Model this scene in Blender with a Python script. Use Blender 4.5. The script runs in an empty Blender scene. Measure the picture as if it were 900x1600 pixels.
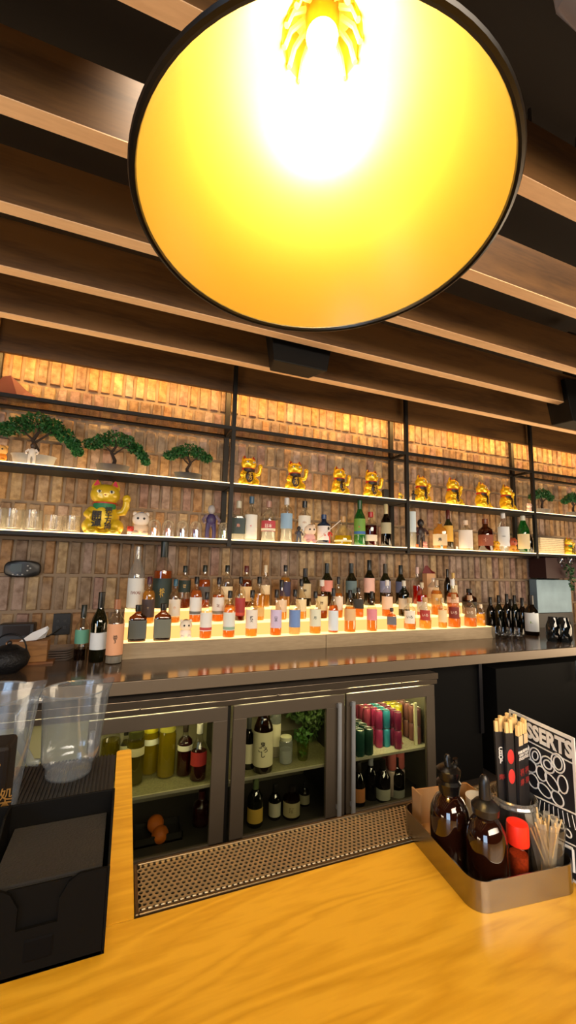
import bpy, bmesh, math, random
import numpy as np
from mathutils import Matrix, Vector
random.seed(7)
PI = math.pi
S = bpy.context.scene
COL = S.collection
# ------------------------------------------------------------------ camera
RM = np.array([[0.93064995,-0.36519684,0.02284588],[0.068329,0.1121101,-0.99134377],[0.35947436,0.92415507,0.12928879]])
_u, _s, _v = np.linalg.svd(RM); RM = _u @ _v
FPX = 631.0
CAM = np.array([0, 0, 1.46])
cd = bpy.data.cameras.new('camera'); cam = bpy.data.objects.new('camera', cd); COL.objects.link(cam)
cd.sensor_fit = 'VERTICAL'; cd.sensor_height = 36; cd.lens = FPX / 1600 * 36; cd.clip_start = .01
m = Matrix.Identity(4)
for r in range(3):
    m[r][0] = RM[0][r]; m[r][1] = -RM[1][r]; m[r][2] = -RM[2][r]; m[r][3] = CAM[r]
cam.matrix_world = m
S.camera = cam

def at(u, v, X=None, Y=None, Z=None):
    """where the sight line of a measured photo point meets a real plane"""
    d = RM.T @ np.array([(u - 450) / FPX, (v - 800) / FPX, 1.0])
    t = (Z - CAM[2]) / d[2] if Z is not None else (Y / d[1] if Y is not None else X / d[0])
    return Vector(CAM + d * t)
def depth(p):
    return float(RM[2] @ (np.array(p) - CAM))

# ------------------------------------------------------------------ render look, world, lights
S.view_settings.view_transform = 'Standard'
S.view_settings.look = 'None'
S.view_settings.gamma = 1
S.view_settings.use_curve_mapping = False
S.view_settings.exposure = 0.9
try:
    S.cycles.transparent_max_bounces = 40
    S.cycles.max_bounces = 8
    S.cycles.sample_clamp_indirect = 6
except Exception:
    pass
W = bpy.data.worlds.new('world'); S.world = W; W.use_nodes = True
W.node_tree.nodes['Background'].inputs[0].default_value = (.35, .3, .28, 1)
W.node_tree.nodes['Background'].inputs[1].default_value = .05
def area(name, loc, target, sx, sy, power, col):
    l = bpy.data.lights.new(name, 'AREA'); l.shape = 'RECTANGLE'; l.size = sx; l.size_y = sy; l.energy = power; l.color = col
    o = bpy.data.objects.new(name, l); COL.objects.link(o); o.location = loc
    o.rotation_euler = (Vector(target) - Vector(loc)).to_track_quat('-Z', 'Y').to_euler()
    return o
LAMP_POWER = 17.0
SHELF_GLOW = 2.4
STAIR_GLOW = 4.5
COVE_GLOW = 60.0
area('window_daylight', (-2.9, -2.2, 1.7), (0.2, 1.2, 1.1), 1.6, 1.6, 36, (.55, .75, 1))
area('room_fill', (1.4, -1.6, 2.3), (1.7, 2.6, .95), 4.0, .7, 34, (1, .82, .62)).data.spread = math.radians(110)  # added warm fill for room ambience, no fixture behind it
area('slat_uplight_right', (4.6, 1.0, .9), (3.4, 1.2, 2.7), 3.0, 1.0, 45, (1, .76, .5))  # added uplight right of the view, brightens the slat undersides
area('slat_uplight_left', (-2.2, .6, .9), (-1.2, 1.0, 2.7), 1.2, 1.2, 22, (1, .76, .5))  # left counterpart, also added to lift the slat undersides
area('overhead_fill', (1.9, 1.02, 3.2), (1.9, 1.55, 1.0), 4.0, .2, 16, (1, .78, .55)).data.spread = math.radians(60)  # added fill shining down between the slats, not an actual fixture

# ------------------------------------------------------------------ materials
MATS = {}
def lin(c):
    if isinstance(c, str):
        c = tuple(int(c[i:i + 2], 16) / 255 for i in (0, 2, 4))
    return tuple(((x / 12.92) if x <= .04045 else ((x + .055) / 1.055) ** 2.4) for x in c[:3]) + (1,)
def nodes(name):
    mt = bpy.data.materials.new(name); mt.use_nodes = True
    nt = mt.node_tree; nt.nodes.clear()
    out = nt.nodes.new('ShaderNodeOutputMaterial')
    return mt, nt, out
def P(c, rough=.5, metal=0, spec=.5, noise=0, bump=0, scale=40, coat=0, trans=None):
    key = ('P', c, rough, metal, spec, noise, bump, scale, coat)
    if key in MATS: return MATS[key]
    mt, nt, out = nodes('painted_' + str(len(MATS)))
    b = nt.nodes.new('ShaderNodeBsdfPrincipled'); nt.links.new(b.outputs[0], out.inputs[0])
    b.inputs['Base Color'].default_value = lin(c); b.inputs['Roughness'].default_value = rough
    b.inputs['Metallic'].default_value = metal; b.inputs['Specular IOR Level'].default_value = spec
    b.inputs['Coat Weight'].default_value = coat; b.inputs['Coat Roughness'].default_value = .3 if coat in (.5, .3) else .05
    if noise or bump:
        tc = nt.nodes.new('ShaderNodeTexCoord'); n = nt.nodes.new('ShaderNodeTexNoise')
        n.inputs['Scale'].default_value = scale; n.inputs['Detail'].default_value = 6
        nt.links.new(tc.outputs['Object'], n.inputs['Vector'])
        if noise:
            r = nt.nodes.new('ShaderNodeMixRGB'); r.blend_type = 'MULTIPLY'
            r.inputs[1].default_value = lin(c); cr = nt.nodes.new('ShaderNodeValToRGB')
            cr.color_ramp.elements[0].position = .3; cr.color_ramp.elements[1].position = .7
            k = 1 - noise; cr.color_ramp.elements[0].color = (k, k, k, 1)
            nt.links.new(n.outputs[0], cr.inputs[0]); nt.links.new(cr.outputs[0], r.inputs[2]); r.inputs[0].default_value = 1
            nt.links.new(r.outputs[0], b.inputs['Base Color'])
        if bump:
            bp = nt.nodes.new('ShaderNodeBump'); bp.inputs['Strength'].default_value = bump; bp.inputs['Distance'].default_value = .01
            nt.links.new(n.outputs[0], bp.inputs['Height']); nt.links.new(bp.outputs[0], b.inputs['Normal'])
    MATS[key] = mt
    return mt
def GL(c='ffffff', rough=.03, ior=1.45, edge=.55, body=0.0):
    """thin clear glass or plastic: tinted transparency plus fresnel reflection"""
    key = ('G', c, rough, ior, edge, body)
    if key in MATS: return MATS[key]
    mt, nt, out = nodes('clear_' + str(len(MATS)))
    N = nt.nodes.new; L = nt.links.new
    lw = N('ShaderNodeLayerWeight'); lw.inputs[0].default_value = .35
    mx = N('ShaderNodeMixRGB'); c0 = lin(c); ct = tuple(x ** .42 for x in c0[:3]) if body else c0[:3]; mx.inputs[1].default_value = ct + (1,); mx.inputs[2].default_value = tuple(x * edge for x in ct) + (1,)
    L(lw.outputs['Facing'], mx.inputs[0])
    tr = N('ShaderNodeBsdfTransparent'); L(mx.outputs[0], tr.inputs[0])
    gl = N('ShaderNodeBsdfGlossy'); gl.inputs['Roughness'].default_value = rough
    l2 = N('ShaderNodeLayerWeight'); l2.inputs[0].default_value = .5
    pw = N('ShaderNodeMath'); pw.operation = 'POWER'; pw.inputs[1].default_value = 4; L(l2.outputs['Facing'], pw.inputs[0])
    f0 = ((ior - 1) / (ior + 1)) ** 2
    fr = N('ShaderNodeMath'); fr.operation = 'MULTIPLY_ADD'; fr.inputs[1].default_value = (1 - f0) * .8; fr.inputs[2].default_value = f0; L(pw.outputs[0], fr.inputs[0])
    m1 = N('ShaderNodeMixShader'); L(fr.outputs[0], m1.inputs[0])
    if body:
        df = N('ShaderNodeBsdfTranslucent'); df.inputs[0].default_value = c0
        d2 = N('ShaderNodeBsdfDiffuse'); d2.inputs[0].default_value = c0
        ms = N('ShaderNodeMixShader'); ms.inputs[0].default_value = .4; L(df.outputs[0], ms.inputs[1]); L(d2.outputs[0], ms.inputs[2])
        mb = N('ShaderNodeMixShader'); mb.inputs[0].default_value = body
        L(tr.outputs[0], mb.inputs[1]); L(ms.outputs[0], mb.inputs[2]); L(mb.outputs[0], m1.inputs[1])
    else:
        L(tr.outputs[0], m1.inputs[1])
    L(gl.outputs[0], m1.inputs[2]); L(m1.outputs[0], out.inputs[0])
    MATS[key] = mt
    return mt
def EM(c, strength):
    key = ('E', c, strength)
    if key in MATS: return MATS[key]
    mt, nt, out = nodes('lit_' + str(len(MATS)))
    e = nt.nodes.new('ShaderNodeEmission'); e.inputs[0].default_value = lin(c); e.inputs[1].default_value = strength
    nt.links.new(e.outputs[0], out.inputs[0]); MATS[key] = mt
    return mt
def wood(c1, c2, scale=1.0, along='X', rough=.4, dist=3.0, bands=6.0, swirl=0.0, bump=.05, spec=.5, coat=0):
    key = ('W', c1, c2, scale, along, rough, dist, bands, swirl)
    if key in MATS: return MATS[key]
    mt, nt, out = nodes('wood_' + str(len(MATS)))
    N = nt.nodes.new; L = nt.links.new
    b = N('ShaderNodeBsdfPrincipled'); L(b.outputs[0], out.inputs[0]); b.inputs['Roughness'].default_value = rough
    b.inputs['Specular IOR Level'].default_value = spec; b.inputs['Coat Weight'].default_value = coat; b.inputs['Coat Roughness'].default_value = .25
    tc = N('ShaderNodeTexCoord'); mp = N('ShaderNodeMapping'); L(tc.outputs['Object'], mp.inputs[0])
    s = {'X': (.12, 1, 1), 'Y': (1, .12, 1), 'Z': (1, 1, .12)}[along]
    mp.inputs['Scale'].default_value = tuple(x * scale for x in s)
    n1 = N('ShaderNodeTexNoise'); n1.inputs['Scale'].default_value = 3.0; n1.inputs['Detail'].default_value = 3; n1.inputs['Distortion'].default_value = swirl
    L(mp.outputs[0], n1.inputs['Vector'])
    mul = N('ShaderNodeMath'); mul.operation = 'MULTIPLY'; mul.inputs[1].default_value = bands; L(n1.outputs[0], mul.inputs[0])
    fr = N('ShaderNodeMath'); fr.operation = 'PINGPONG'; fr.inputs[1].default_value = .5; L(mul.outputs[0], fr.inputs[0])
    n2 = N('ShaderNodeTexNoise'); n2.inputs['Scale'].default_value = 60; n2.inputs['Detail'].default_value = 5; L(mp.outputs[0], n2.inputs['Vector'])
    ad = N('ShaderNodeMath'); ad.operation = 'ADD'; L(fr.outputs[0], ad.inputs[0])
    m2 = N('ShaderNodeMath'); m2.operation = 'MULTIPLY'; m2.inputs[1].default_value = .7; L(n2.outputs[0], m2.inputs[0]); L(m2.outputs[0], ad.inputs[1])
    n3 = N('ShaderNodeTexNoise'); n3.inputs['Scale'].default_value = 1.4; n3.inputs['Detail'].default_value = 2; L(mp.outputs[0], n3.inputs['Vector'])
    a2 = N('ShaderNodeMath'); a2.operation = 'ADD'; L(ad.outputs[0], a2.inputs[0])
    m3 = N('ShaderNodeMath'); m3.operation = 'MULTIPLY'; m3.inputs[1].default_value = .5; L(n3.outputs[0], m3.inputs[0]); L(m3.outputs[0], a2.inputs[1])
    cr = N('ShaderNodeValToRGB'); cr.color_ramp.elements[0].position = .45; cr.color_ramp.elements[1].position = 1.05
    cr.color_ramp.elements[0].color = lin(c1); cr.color_ramp.elements[1].color = lin(c2)
    L(a2.outputs[0], cr.inputs[0]); L(cr.outputs[0], b.inputs['Base Color'])
    bp = N('ShaderNodeBump'); bp.inputs['Strength'].default_value = bump; bp.inputs['Distance'].default_value = .002
    L(n2.outputs[0], bp.inputs['Height']); L(bp.outputs[0], b.inputs['Normal'])
    MATS[key] = mt
    return mt
def brick_mat():
    mt, nt, out = nodes('reclaimed_brick')
    N = nt.nodes.new; L = nt.links.new
    b = N('ShaderNodeBsdfPrincipled'); L(b.outputs[0], out.inputs[0]); b.inputs['Roughness'].default_value = .85; b.inputs['Specular IOR Level'].default_value = .2
    g = N('ShaderNodeNewGeometry'); cr = N('ShaderNodeValToRGB'); cr.color_ramp.interpolation = 'CONSTANT'
    cols = ['ab9272', 'a28462', '94806a', 'ae8c64', '9c8074', 'a89284', '8c7868', 'a88460', 'b49c78', '967c62']
    e = cr.color_ramp.elements; e[0].position = 0; e[0].color = lin(cols[0]); e[1].position = .1; e[1].color = lin(cols[1])
    for i in range(2, 10):
        x = e.new(i / 10); x.color = lin(cols[i])
    L(g.outputs['Random Per Island'], cr.inputs[0])
    tc = N('ShaderNodeTexCoord'); n = N('ShaderNodeTexNoise'); n.inputs['Scale'].default_value = 22; n.inputs['Detail'].default_value = 8; L(tc.outputs['Object'], n.inputs[0])
    r2 = N('ShaderNodeValToRGB'); r2.color_ramp.elements[0].position = .34; r2.color_ramp.elements[1].position = .62
    r2.color_ramp.elements[0].color = (.55, .5, .46, 1); r2.color_ramp.elements[1].color = (1.0, 1, 1, 1); L(n.outputs[0], r2.inputs[0])
    mx = N('ShaderNodeMixRGB'); mx.blend_type = 'MULTIPLY'; mx.inputs[0].default_value = 1; L(cr.outputs[0], mx.inputs[1]); L(r2.outputs[0], mx.inputs[2])
    n2 = N('ShaderNodeTexNoise'); n2.inputs['Scale'].default_value = 5; n2.inputs['Detail'].default_value = 3; L(tc.outputs['Object'], n2.inputs[0])
    m2 = N('ShaderNodeMixRGB'); m2.blend_type = 'MIX'; m2.inputs[2].default_value = lin('a5978a'); L(mx.outputs[0], m2.inputs[1])
    r3 = N('ShaderNodeValToRGB'); r3.color_ramp.elements[0].position = .5; r3.color_ramp.elements[1].position = .75; r3.color_ramp.elements[1].color = (.45, .45, .45, 1); L(n2.outputs[0], r3.inputs[0]); L(r3.outputs[0], m2.inputs[0])
    L(m2.outputs[0], b.inputs['Base Color'])
    v = N('ShaderNodeTexNoise'); v.inputs['Scale'].default_value = 38; v.inputs['Detail'].default_value = 7; v.inputs['Roughness'].default_value = .7; L(tc.outputs['Object'], v.inputs[0])
    bp = N('ShaderNodeBump'); bp.inputs['Strength'].default_value = 1; bp.inputs['Distance'].default_value = .012
    L(v.outputs[0], bp.inputs['Height']); L(bp.outputs[0], b.inputs['Normal'])
    return mt

# ------------------------------------------------------------------ mesh building
class M:
    def __init__(s): s.v = []; s.f = []
    def add(s, vs, fs):
        k = len(s.v); s.v += [tuple(p) for p in vs]; s.f += [tuple(i + k for i in f) for f in fs]; return s
    def box(s, x0, x1, y0, y1, z0, z1):
        return s.add([(x0,y0,z0),(x1,y0,z0),(x1,y1,z0),(x0,y1,z0),(x0,y0,z1),(x1,y0,z1),(x1,y1,z1),(x0,y1,z1)],
                     [(0,3,2,1),(4,5,6,7),(0,1,5,4),(1,2,6,5),(2,3,7,6),(3,0,4,7)])
    def lathe(s, prof, n=20, cx=0, cy=0, cz=0, sx=1, sy=1, p=2, close=True):
        vs = []; fs = []
        for r, z in prof:
            for i in range(n):
                a = 2 * PI * i / n; c, d = math.cos(a), math.sin(a)
                q = (abs(c) ** p + abs(d) ** p) ** (-1 / p)
                vs.append((cx + r * c * q * sx, cy + r * d * q * sy, cz + z))
        for j in range(len(prof) - 1):
            for i in range(n):
                k = (i + 1) % n
                fs.append((j * n + i, j * n + k, (j + 1) * n + k, (j + 1) * n + i))
        if close:
            fs.append(tuple(range(n))[::-1]); fs.append(tuple((len(prof) - 1) * n + i for i in range(n)))
        return s.add(vs, fs)
    def shell(s, r, z0, z1, a0, a1, n=10, sx=1, sy=1, p=2, t=.0006):
        """curved sheet (a label) round the Z axis; angles from the +X axis"""
        vs = []; fs = []
        for k in range(n + 1):
            a = a0 + (a1 - a0) * k / n; c, d = math.cos(a), math.sin(a); q = (abs(c) ** p + abs(d) ** p) ** (-1 / p)
            for rr in (r, r + t):
                for z in (z0, z1): vs.append((rr * c * q * sx, rr * d * q * sy, z))
        for k in range(n):
            b = 4 * k; e = b + 4
            fs += [(b + 2, e + 2, e + 3, b + 3), (b, b + 1, e + 1, e), (b + 1, b + 3, e + 3, e + 1), (b, e, e + 2, b + 2)]
        fs += [(0, 2, 3, 1), (4 * n, 4 * n + 1, 4 * n + 3, 4 * n + 2)]
        return s.add(vs, fs)
    def tube(s, pts, r, n=8):
        pts = [Vector(p) for p in pts]; rs = r if isinstance(r, (list, tuple)) else [r] * len(pts)
        vs = []; fs = []; up = Vector((0, 0, 1))
        prev = None
        for i, p in enumerate(pts):
            d = (pts[min(i + 1, len(pts) - 1)] - pts[max(i - 1, 0)]).normalized()
            if prev is None:
                a = d.cross(up); a = a if a.length > .01 else d.cross(Vector((1, 0, 0)))
            else: a = prev - d * prev.dot(d)
            a.normalize(); prev = a; b = d.cross(a)
            for k in range(n):
                t = 2 * PI * k / n; vs.append(p + (a * math.cos(t) + b * math.sin(t)) * rs[i])
        for i in range(len(pts) - 1):
            for k in range(n):
                q = (k + 1) % n; fs.append((i * n + k, i * n + q, (i + 1) * n + q, (i + 1) * n + k))
        fs.append(tuple(range(n))[::-1]); fs.append(tuple((len(pts) - 1) * n + k for k in range(n)))
        return s.add(vs, fs)
    def ell(s, c, r, n=14, h=9):
        prof = [(max(math.sin(PI * j / h), .02), -math.cos(PI * j / h)) for j in range(h + 1)]
        k = len(s.v); s.lathe(prof, n)
        for i in range(k, len(s.v)):
            x, y, z = s.v[i]; s.v[i] = (c[0] + x * r[0], c[1] + y * r[1], c[2] + z * r[2])
        return s
    def prism(s, o, z0, z1):
        n = len(o); return s.add([(x, y, z0) for x, y in o] + [(x, y, z1) for x, y in o],
            [tuple(range(n))[::-1], tuple(range(n, 2 * n))] + [(i, (i + 1) % n, n + (i + 1) % n, n + i) for i in range(n)])
    def xf(s, mat, k=0):
        for i in range(k, len(s.v)): s.v[i] = tuple(mat @ Vector(s.v[i]))
        return s
    def ob(s, name, mat, parent=None, smooth=False, bevel=0, seg=2, remesh=0, loc=None):
        me = bpy.data.meshes.new(name); me.from_pydata(s.v, [], s.f); me.materials.append(mat)
        bm = bmesh.new(); bm.from_mesh(me)
        bmesh.ops.recalc_face_normals(bm, faces=bm.faces)
        bm.to_mesh(me); bm.free()
        o = bpy.data.objects.new(name, me); COL.objects.link(o)
        if remesh:
            md = o.modifiers.new('r', 'REMESH'); md.mode = 'VOXEL'; md.voxel_size = remesh
            md2 = o.modifiers.new('s', 'SMOOTH'); md2.iterations = 4; md2.factor = .5
            dg = bpy.context.evaluated_depsgraph_get(); me2 = bpy.data.meshes.new_from_object(o.evaluated_get(dg))
            o.modifiers.clear(); o.data = me2; me = me2; me.materials.clear(); me.materials.append(mat); smooth = True
        if smooth:
            for f in me.polygons: f.use_smooth = True
            if not remesh:
                try: me.set_sharp_from_angle(angle=math.radians(40))
                except Exception: pass
        if bevel:
            md = o.modifiers.new('b', 'BEVEL'); md.width = bevel; md.segments = seg; md.limit_method = 'ANGLE'; md.angle_limit = .6
        if parent is not None: o.parent = parent
        if loc is not None: o.location = loc
        return o
def B(*a): return M().box(*a)
def E(name, label, cat, loc=(0,0,0), rz=0, group=None):
    o = bpy.data.objects.new(name, None); COL.objects.link(o); o.empty_display_size = .03
    o.location = loc; o.rotation_euler = (0, 0, rz); return T(o, label, cat, group)
def T(o, label, cat, group=None, kind=None):
    o['label'] = label; o['category'] = cat
    if group: o['group'] = group
    if kind: o['kind'] = kind
    return o
def ST(o): o['kind'] = 'structure'; return o
def dup(root, loc, rz=0, label=None, group=None, scale=None):
    def cp(o, par):
        c = o.copy(); COL.objects.link(c)
        if par is not None: c.parent = par
        for ch in list(o.children): cp(ch, c)
        return c
    r = cp(root, None); r.location = loc; r.rotation_euler = (0, 0, rz)
    if label: r['label'] = label
    if group: r['group'] = group
    if scale: r.scale = (scale,) * 3
    return r
def TX(name, body, size, mat, parent, mtx=None, cyl=None, bold=0.0, ext=.0002, align='CENTER', sx=1.0, spacing=1.0):
    """lettering as real mesh; lies in XZ facing -Y, or wrapped round radius cyl"""
    cu = bpy.data.curves.new(name, 'FONT'); cu.body = body; cu.size = size; cu.align_x = align; cu.align_y = 'CENTER'
    cu.offset = bold * size; cu.extrude = ext; cu.resolution_u = 3; cu.space_line = .85 * spacing
    t = bpy.data.objects.new(name, cu); COL.objects.link(t)
    dg = bpy.context.evaluated_depsgraph_get(); me = bpy.data.meshes.new_from_object(t.evaluated_get(dg))
    bpy.data.objects.remove(t); bpy.data.curves.remove(cu)
    me.materials.clear(); me.materials.append(mat)
    for v in me.vertices:
        x, y, z = v.co; x *= sx
        if cyl: a = -PI / 2 + x / cyl; v.co = ((cyl + z) * math.cos(a), (cyl + z) * math.sin(a), y)
        else: v.co = (x, -z, y)
    o = bpy.data.objects.new(name, me); COL.objects.link(o)
    if parent is not None: o.parent = parent
    if mtx is not None: me.transform(mtx)
    return o

BLACK = P('14120f', .45, bump=.1); STEEL = P('8d8174', .32, 1, noise=.12, scale=12); DKSTEEL = P('7a6e62', .38, .4, noise=.1, scale=9)
IRON = P('181614', .55, .3)

# ================================================================== STRUCTURE
ST(B(-3.5, 8, -3.5, 3.3, -.05, 0).ob('floor', P('2c2420', .7, noise=.3, scale=4)))
ST(B(-3.5, 8, -3.5, 3.3, 3.45, 3.5).ob('ceiling', P('1b1612', .9)))
ST(B(-3.55, -3.5, -3.5, 3.3, 0, 3.45).ob('wall_left', P('3a2c22', .9)))
ST(B(8, 8.05, -3.5, 3.3, 0, 3.45).ob('wall_right', P('241d18', .9)))
ST(B(-3.5, 8, -3.55, -3.5, 0, 3.45).ob('wall_front', P('3a2c22', .9)))
# back wall: stacked upright bricks in mortar
bw = M(); CRS = [.0, .21, .44, .67, .90, 1.13, 1.36, 1.59, 1.825, 2.055, 2.235, 2.41, 2.62, 2.86, 3.09, 3.32]
for z, ztop_ in zip(CRS, CRS[1:]):
    h = ztop_ - z - .003
    x = -2.2 + random.uniform(-.03, .03)
    while x < 6.8:
        w = random.uniform(.062, .074); g = .009; k = random.uniform(-.008, .004)
        e = lambda a=.0035: random.uniform(-a, a)
        x0, x1, z0, z1 = x, x + w, z + .004, z + h - .005
        c = .009
        vs = [(x0+e(),3.03,z0+e()),(x1+e(),3.03,z0+e()),(x1+e(),3.03,z1+e()),(x0+e(),3.03,z1+e()),
              (x0+c,3.008+k+e(.003),z0+c),(x1-c,3.008+k+e(.003),z0+c),(x1-c,3.008+k+e(.003),z1-c),(x0+c,3.008+k+e(.003),z1-c)]
        bw.add(vs, [(4,5,6,7),(0,1,5,4),(1,2,6,5),(2,3,7,6),(3,0,4,7)])
        x += w + g
o = ST(bw.ob('wall_back', brick_mat()))
ST(B(-3.5, 8, 3.02, 3.1, 0, 3.45).ob('wall_back_mortar', P('867460', .95, bump=.5, scale=60)))

# ================================================================== CEILING SLATS
SLAT = wood('4a3016', '6e4c26', 1.4, 'X', .55, bands=4)
EDGE = wood('dcb084', 'f0c89a', 1.6, 'X', .5, bands=2)  # paler slat wood, light from below painted into the colour
SLATS = [(-.36, 'sixth'), (.05, 'x'), (.43, ''), (.82, ''), (1.20, ''), (1.59, ''), (1.965, ''), (2.36, '')]
names = ['second slat from the viewer side, above the pendant lamp', 'slat crossing above the lamp shade top', 'slat cutting the photo top corners beside the lamp',
         'slat meeting the upper left rim of the lamp', 'slat passing behind the lamp, fourth from the brick wall', 'slat third from the brick wall, behind the lamp',
         'slat second from the brick wall, behind black speaker', 'slat nearest the lit brick wall']
for (y, _), nm in zip(SLATS, names):
    z0 = 2.71
    a = E('ceiling_slat', 'x', 'slat')
    B(-3.4, 7.9, y - .022, y + .03, z0 + .004, z0 + .225).ob('slat_board', SLAT, a)
    B(-3.4, 7.9, y - .0225, y + .0305, z0, z0 + .004).ob('painted_underlight', EDGE, a)  # thin sheet on the underside carrying the painted light
    T(a, 'long brown wooden ceiling ' + nm, 'slat', 'wooden ceiling slats')
# valance with hidden light strip
T(B(-.83, 7.9, 2.80, 2.83, 2.712, 2.96).ob('valance_board', SLAT, bevel=.002), 'dark brown wooden board hanging just before the glowing brick wall top', 'board')
T(B(-3.4, -.838, 2.80, 2.83, 2.70, 2.97).ob('valance_board', SLAT, bevel=.002), 'short end of the dark wooden board at the far left photo edge', 'board')
T(B(-3.3, 7.8, 2.845, 2.865, 2.79, 2.80).ob('light_strip', EM('ffc470', COVE_GLOW)), 'warm light strip tucked behind the wooden valance above the bricks', 'light strip')

# ================================================================== FAR COUNTER AND STAIR
e = E('back_counter', 'long dark polished counter below the brick wall carrying the bottles', 'counter')
B(-3.2, 7.5, 2.11, 2.998, .872, .90).ob('counter_top', P('6a5a4c', .13, .55, noise=.1, scale=6), e, bevel=.002)
B(-3.2, 7.5, 2.108, 2.122, .84, .90).ob('front_edge', P('7d6f5e', .4, .3), e, bevel=.002)
B(-3.2, 7.5, 2.87, 2.985, .0, .87).ob('back_support', P('15120f', .8), e)
# lit bottle stair
st = E('bottle_stair', 'three-tier lit stand with pale wooden front under the rows of whisky', 'display stand')
WF = wood('8c7a5e', 'ab987a', 2, 'X', .5, bands=2)
B(-.01, 1.30, 2.57, 2.585, .90, .988).ob('front_board', WF, st, bevel=.001)
B(1.304, 2.862, 2.57, 2.585, .90, .988).ob('front_board', WF, st, bevel=.001)
B(2.850, 2.862, 2.586, 2.90, .90, .985).ob('side_panel', WF, st)
TOPL = EM('ffcf85', STAIR_GLOW * .30); RIS = EM('ffb868', STAIR_GLOW * .19)
yy = [2.585, 2.675, 2.765, 2.88]; zz = [.99, 1.078, 1.156]
for k in range(3):
    B(0.0, 2.85, yy[k], yy[k + 1], zz[k] - .012, zz[k]).ob('lit_tread', TOPL, st)
    if k: B(0.0, 2.85, yy[k] - .004, yy[k], zz[k - 1] + .0, zz[k] - .012).ob('glowing_riser', RIS, st)

# ================================================================== WALL SHELVES
sh = E('wall_shelf_unit', 'black steel shelf frame with lit shelves on the brick wall', 'shelf')
for x in (-.86, .64, 2.147, 3.65, 5.15):
    B(x - .014, x + .014, 2.75, 2.778, 1.575, 3.3).ob('front_post', IRON, sh)
    B(x - .02, x + .016, 2.965, 2.995, 1.60, 2.9 if x < 3 else 2.9).ob('back_post', IRON, sh)
    for zc in (1.612, 2.005, 2.425): B(x - .01, x + .01, 2.778, 2.965, zc - .012, zc + .012).ob('cross_bar', IRON, sh)
LIT = EM('ffd9a0', SHELF_GLOW)
xs = [-2.3, -.86, .64, 2.147, 3.65, 5.15]
for i in range(5):
    x0, x1 = xs[i] + .014, xs[i + 1] - .014
    for zc, d in ((1.625, .0), (2.024, .0)):
        B(x0, x1, 2.752, 2.965, zc - .028, zc - .006).ob('shelf_tray', IRON, sh)
        B(x0, x1, 2.755, 2.965, zc - .006, zc).ob('lit_shelf_panel', LIT, sh)
    B(x0, x1, 2.75, 2.772, 2.413, 2.435).ob('front_rail', IRON, sh)
    B(x0, x1, 2.965, 2.985, 2.413, 2.435).ob('back_rail', IRON, sh)
    B(x0, x1, 2.772, 2.965, 2.424, 2.43).ob('glass_shelf', GL('cfc0ae', .08, 1.9, .8), sh)
    B(x0, x1, 2.985, 2.995, 1.60, 1.612).ob('back_rail', IRON, sh)

# ================================================================== BAR
BARW = wood('be8a1a', 'd6a22c', 2.6, 'X', .33, dist=4, bands=9, swirl=1.4, coat=.25)
bar = E('bar_counter', 'golden maple bar top with swirling grain in the foreground', 'bar')
B(-1.6, 2.9, -.45, .577, .985, 1.03).ob('bar_slab', BARW, bar, bevel=.002)
ns = M().prism([(.005, .577), (.036, .577), (.036, 1.035)] + [(.0285 + .0075 * math.cos(a), 1.0475 + .0075 * math.sin(a)) for a in (0, .5, 1.0, 1.57)] + [(.0125 + .0075 * math.cos(a), 1.0475 + .0075 * math.sin(a)) for a in (1.57, 2.1, 2.6, PI)], .985, 1.03)
ns.ob('divider_strip', BARW, bar)
B(-1.6, 2.9, .02, .50, .0, .984).ob('bar_front_panel', P('2a2019', .8), bar)
B(-1.0, .0, .577, 1.05, .97, 1.0).ob('service_ledge', P('1c1917', .5), bar)
# ribbed black mat
mt_ = E('bar_mat', 'black ribbed rubber bar mat under the clear pitchers', 'mat')
B(-.62, .003, .58, 1.05, 1.001, 1.024).ob('mat_base', P('0f0e0e', .6), mt_)
rb = M()
for k in range(88): x = -.615 + k * .007; rb.box(x, x + .0035, .585, 1.045, 1.024, 1.029)
rb.ob('rib_field', P('0b0a0a', .6), mt_)
# perforated drip tray
dt = E('drip_tray', 'long perforated steel drip tray along the far edge of the bar', 'drip tray')
pl = M(); pitch = .0078; rr = .0028; X0, X1, Y0, Y1 = .041, 2.3, .584, .664; j = 0; y = Y0
while y < Y1 - .003:
    x = X0 + (pitch / 2 if j % 2 else 0)
    while x < X1:
        c = (x + pitch / 2, y + pitch * .43)
        hx = [(c[0] + pitch * .58 * math.sin(PI / 3 * q), c[1] + pitch * .58 * math.cos(PI / 3 * q), 1.03) for q in range(6)]
        ih = [(c[0] + rr * math.sin(PI / 3 * q), c[1] + rr * math.cos(PI / 3 * q), 1.03) for q in range(6)]
        il = [(a[0], a[1], 1.0285) for a in ih]
        pl.add(hx + ih + il, [(q, (q + 1) % 6, 6 + (q + 1) % 6, 6 + q) for q in range(6)] + [(6 + q, 6 + (q + 1) % 6, 12 + (q + 1) % 6, 12 + q) for q in range(6)])
        x += pitch
    y += pitch * .866; j += 1
pl.ob('perforated_plate', P('b8a27a', .4, .8), dt)
f = M(); f.box(.037, .0415, .579, .669, .99, 1.031); f.box(.0415, 2.4, .579, .5845, .99, 1.031); f.box(.0415, 2.4, .664, .669, .99, 1.0325)
f.ob('tray_frame', P('7c6d55', .35, 1), dt, bevel=.001)
se = M()
for k in range(150): se.box(.045 + k * .0078, .049 + k * .0078, .5853, .5868, 1.0302, 1.0308)
se.ob('slot_glints', P('f0e6c8', .3, .3), dt)  # pale tabs painting the glints along the front slots
B(.0415, 2.4, .5845, .664, .985, .99).ob('tray_pan', P('2b261f', .5, .6), dt)
B(.04, 2.9, .50, .66, .60, .984).ob('bar_well_panel', P('0d0b0a', .8), bar)

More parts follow.
